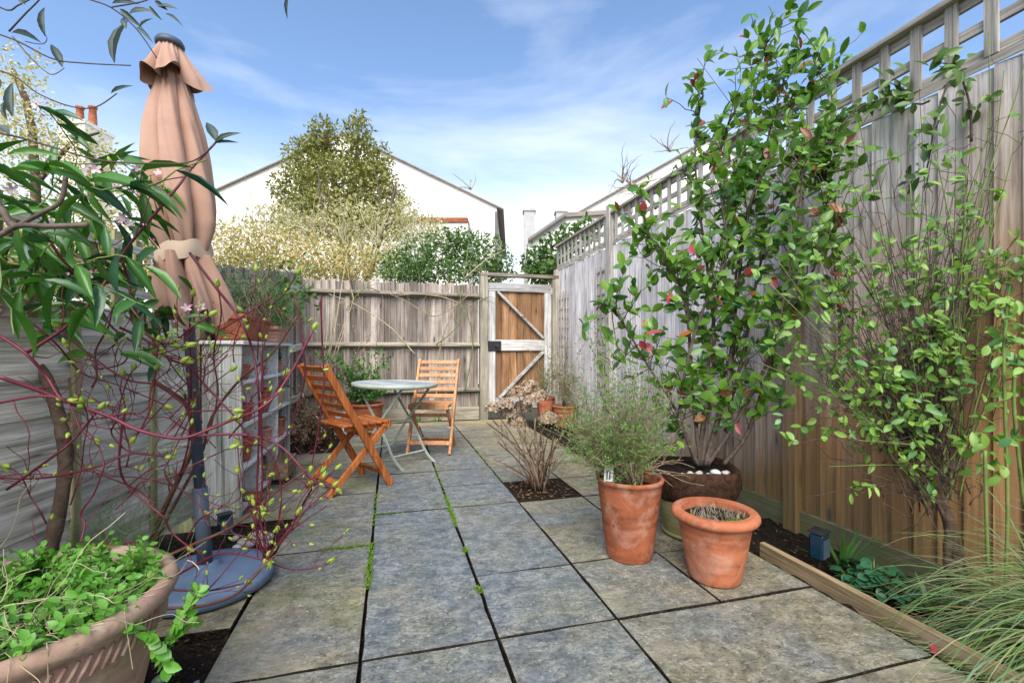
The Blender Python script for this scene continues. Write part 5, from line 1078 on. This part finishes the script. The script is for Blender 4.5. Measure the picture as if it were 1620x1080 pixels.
b.obj('twigs', 'straw', tw_)['kind'] = 'stuff'
p = P(710, 450, 7.6); mass('ivy_hedge', 'dark green ivy mound spilling over the back fence beside the gate', 'hedge', (p.x, p.y, -.2), bl, [('lf_ivy', 6200, .062, None)], [([(p.x + d, p.y, -.2), (p.x + d, p.y, 2.2)], .05) for d in (-.7, 0, .6)])
bl = [blob(x, y, 8.0 + random.uniform(-.3, .3), rx, rx, rz) for x, y, rx, rz in ((850, 415, 24, 30), (878, 395, 26, 30), (905, 380, 24, 26), (865, 430, 34, 18), (930, 365, 22, 20), (895, 425, 34, 30))]
p = P(870, 450, 8.0); mass('ivy_hedge', 'broad-leaved ivy clump behind the gate against the tall fence', 'hedge', (p.x, p.y, -.2), bl, [('lf_ivy', 2000, .10, None)], [([(p.x, p.y, -.2), (p.x, p.y, 2.2)], .05)])
bl = [blob(x, y, 4.6 + random.uniform(-.4, .4), rx, rx, rz) for x, y, rx, rz in ((-150, 400, 90, 60), (-40, 390, 90, 60), (60, 385, 90, 62), (150, 392, 80, 58), (215, 410, 60, 50), (280, 425, 50, 40), (100, 430, 120, 50), (0, 440, 120, 50), (220, 445, 80, 40))]
p = P(80, 480, 4.6); mass('sunlit_hedge', 'sunlit yellow-green hedge just behind the horizontal-board fence', 'hedge', (p.x, p.y, -.2), bl, [('lf_sun_gold', 3800, .06, None), ('lf_tree', 4200, .06, None)], [([(p.x + d, p.y, -.2), (p.x + d, p.y, 1.4)], .03) for d in (-.6, 0, .6)])
bl = [blob(x, y, 9.0 + random.uniform(-.8, .8), rx, rx, rz) for x, y, rx, rz in ((20, 150, 55, 45), (60, 200, 70, 40), (10, 230, 60, 40), (100, 240, 70, 35), (40, 105, 35, 35), (150, 260, 50, 40), (-60, 170, 60, 60), (90, 290, 90, 40), (180, 320, 60, 40), (157, 235, 14, 34))]
p = P(60, 450, 9); mass('sunlit_tree', 'pale yellow sunlit tree behind the climber beside the chimney', 'tree', (p.x, p.y, -.2), bl, [('lf_sun_pale', 3000, .075, None), ('lf_sun_gold', 2200, .075, None)], [([(p.x, p.y, -.2), (p.x, p.y, 2.5), tuple(P(50, 200, 9)), tuple(P(20, 110, 9))], .12), ([tuple(P(50, 300, 9)), tuple(P(110, 230, 9)), tuple(P(157, 210, 9))], .06)])
# bare sprigs beyond
t = thing('bare_tree', 'bare twiggy branch tops rising above the trellis of the tall fence', 'tree', P(1010, 300, 9)); b = B()
for (x, y) in ((1010, 310), (1000, 300), (985, 290), (1060, 240), (745, 300)):
    for _ in range(9 if x > 800 else 4): q = wander(P(x, y, 9), [random.gauss(-.3, .7), 0, random.gauss(.8, .5)], random.uniform(.3, .8), 7, .3); b.tube(q, taper(8, .012, .004), 4)
b.obj('branches', 'cane_tan', t, True)['kind'] = 'stuff'; B().tube([P(1040, 330, 9), P(1012, 300, 9), P(990, 285, 9)], [.05, .04, .02], 6).obj('trunk', 'cane_tan', t, True)

def house(name, label, zc, xl, yl, xa, ya, xr, yr, depth, wallm='render_white', roofm='roof_slate', over=.25):
    """gable end facing the garden, square to the view axis of the garden's back fence"""
    A, E, C = P(xl, yl, zc), P(xa, ya, zc), P(xr, yr, zc); t = thing(name, label, 'house', ((A.x + C.x) / 2, A.y, -.2)); d = Vector((SY, CY, 0)) * depth
    f0 = [Vector((A.x, A.y, -.2)), Vector((C.x, C.y, -.2)), C, E, A]; v = f0 + [q + d for q in f0]
    B().add(v, [(0, 1, 2, 3, 4), (9, 8, 7, 6, 5), (0, 5, 6, 1), (1, 6, 7, 2), (4, 9, 5, 0)]).obj('wall', wallm, t)
    for (p, q, s) in ((E, C, 1), (A, E, -1)):
        n = (q - p).cross(d).normalized(); n = n if n.z > 0 else -n; e1 = (q - p).normalized()
        p2, q2 = (p, q + e1 * over) if s == 1 else (p - e1 * over, q); o = d.normalized() * .12
        B().add([p2 - o, q2 - o, q2 + d, p2 + d, p2 - o + n * .035, q2 - o + n * .035, q2 + d + n * .035, p2 + d + n * .035], B.BF).obj('roof_slope', roofm, t)
    return t
h1 = house('white_house', 'white rendered gable-ended house behind the tall tree', 16, 300, 322, 545, 212, 786, 328, 9)
c = P(785, 335, 15.9); B().tube([c, Vector((c.x, c.y, -.2))], .05, 8).obj('downpipe', 'gutter', h1)
h2 = house('white_house', 'white rendered house behind the trellis-topped fence', 15, 893, 350, 1120, 222, 1350, 345, 9)
t = thing('side_extension', 'low white outbuilding with a sloping roof beyond the gate', 'building', P(850, 450, 13)); a_, b_ = P(836, 384, 13), P(893, 345, 13); d = Vector((SY, CY, 0)) * 4; e = P(1000, 338, 13)
f0 = [Vector((a_.x, a_.y, -.2)), Vector((e.x, e.y, -.2)), e, b_, a_]; B().add(f0 + [q + d for q in f0], [(0, 1, 2, 3, 4), (9, 8, 7, 6, 5), (4, 9, 5, 0), (0, 5, 6, 1)]).obj('wall', 'render_white', t)
for p_, q_ in ((a_, b_), (b_, e)): B().add([p_ - d * .03, q_ - d * .03, q_ + d, p_ + d] + [q + Vector((0, 0, .12)) for q in (p_ - d * .03, q_ - d * .03, q_ + d, p_ + d)], B.BF).obj('roof_slope', 'roof_slate', t)
B().tube([a_ - d * .04 + Vector((0, 0, .03)), b_ - d * .04 + Vector((0, 0, .03))], .05, 8).obj('gutter', 'gutter', t); q = P(893, 352, 12.8); B().tube([q, q - Vector((0, 0, 1.2))], .045, 8).obj('downpipe', 'gutter', t)
def chimney(label, px0, px1, pt, zc, mat, pots=0, bottom=0):
    a_, c_ = P(px0, pt, zc), P(px1, pt, zc); w = (c_ - a_).length; t = thing('chimney', label, 'chimney', (a_.x, a_.y, -.2)); d = Vector((SY, CY, 0)) * w * 1.2; u = (c_ - a_).normalized()
    def prism(lo, hi, g): q = [a_ - u * g - d.normalized() * g, c_ + u * g - d.normalized() * g, c_ + u * g + d + d.normalized() * g, a_ - u * g + d + d.normalized() * g]; return B().add([Vector((p_.x, p_.y, lo)) for p_ in q] + [Vector((p_.x, p_.y, hi)) for p_ in q], B.BF)
    prism(-.2, a_.z - .1, 0).obj('stack', mat, t); cp_ = prism(a_.z - .1, a_.z, .05).obj('cap', mat, t)
    for k in range(pots): q = a_ + u * w * (k + .5) / pots + d / 2; B().lathe([(.11, 0), (.10, .3), (.085, .55), (.11, .56), (.11, .62), (.07, .62)], 14, tuple(q)).obj('chimney_pot', 'terra_bright', cp_, True)
chimney('grey rendered chimney between the two white houses', 829, 846, 330, 20, 'grey_render'); chimney('pale grey chimney just behind the outbuilding roof', 880, 897, 332, 22, 'grey_render')
chimney('pale chimney with two orange pots beyond the sunlit tree', 92, 134, 190, 13, 'render_white', 2)
t = thing('distant_house', 'low house with a red ridge glimpsed between tree and ivy', 'house', P(700, 450, 14)); a_, e = P(630, 352, 14), P(740, 352, 14); d = Vector((SY, CY, 0))
B().add([Vector((a_.x, a_.y, -.2)), Vector((e.x, e.y, -.2)), e, a_] + [q + d * 1.5 for q in (Vector((a_.x, a_.y, -.2)), Vector((e.x, e.y, -.2)), e, a_)], [(0, 1, 2, 3), (3, 2, 6, 7), (0, 3, 7, 4), (1, 5, 6, 2)]).obj('wall', 'render_white', t); B().add([a_ - d * .05, e - d * .05, e + d * .7, a_ + d * .7] + [q + Vector((0, 0, .14)) for q in (a_ - d * .05, e - d * .05, e + d * .7, a_ + d * .7)], B.BF).obj('roof_ridge', 'terra', t)
print('objects', len(bpy.data.objects))
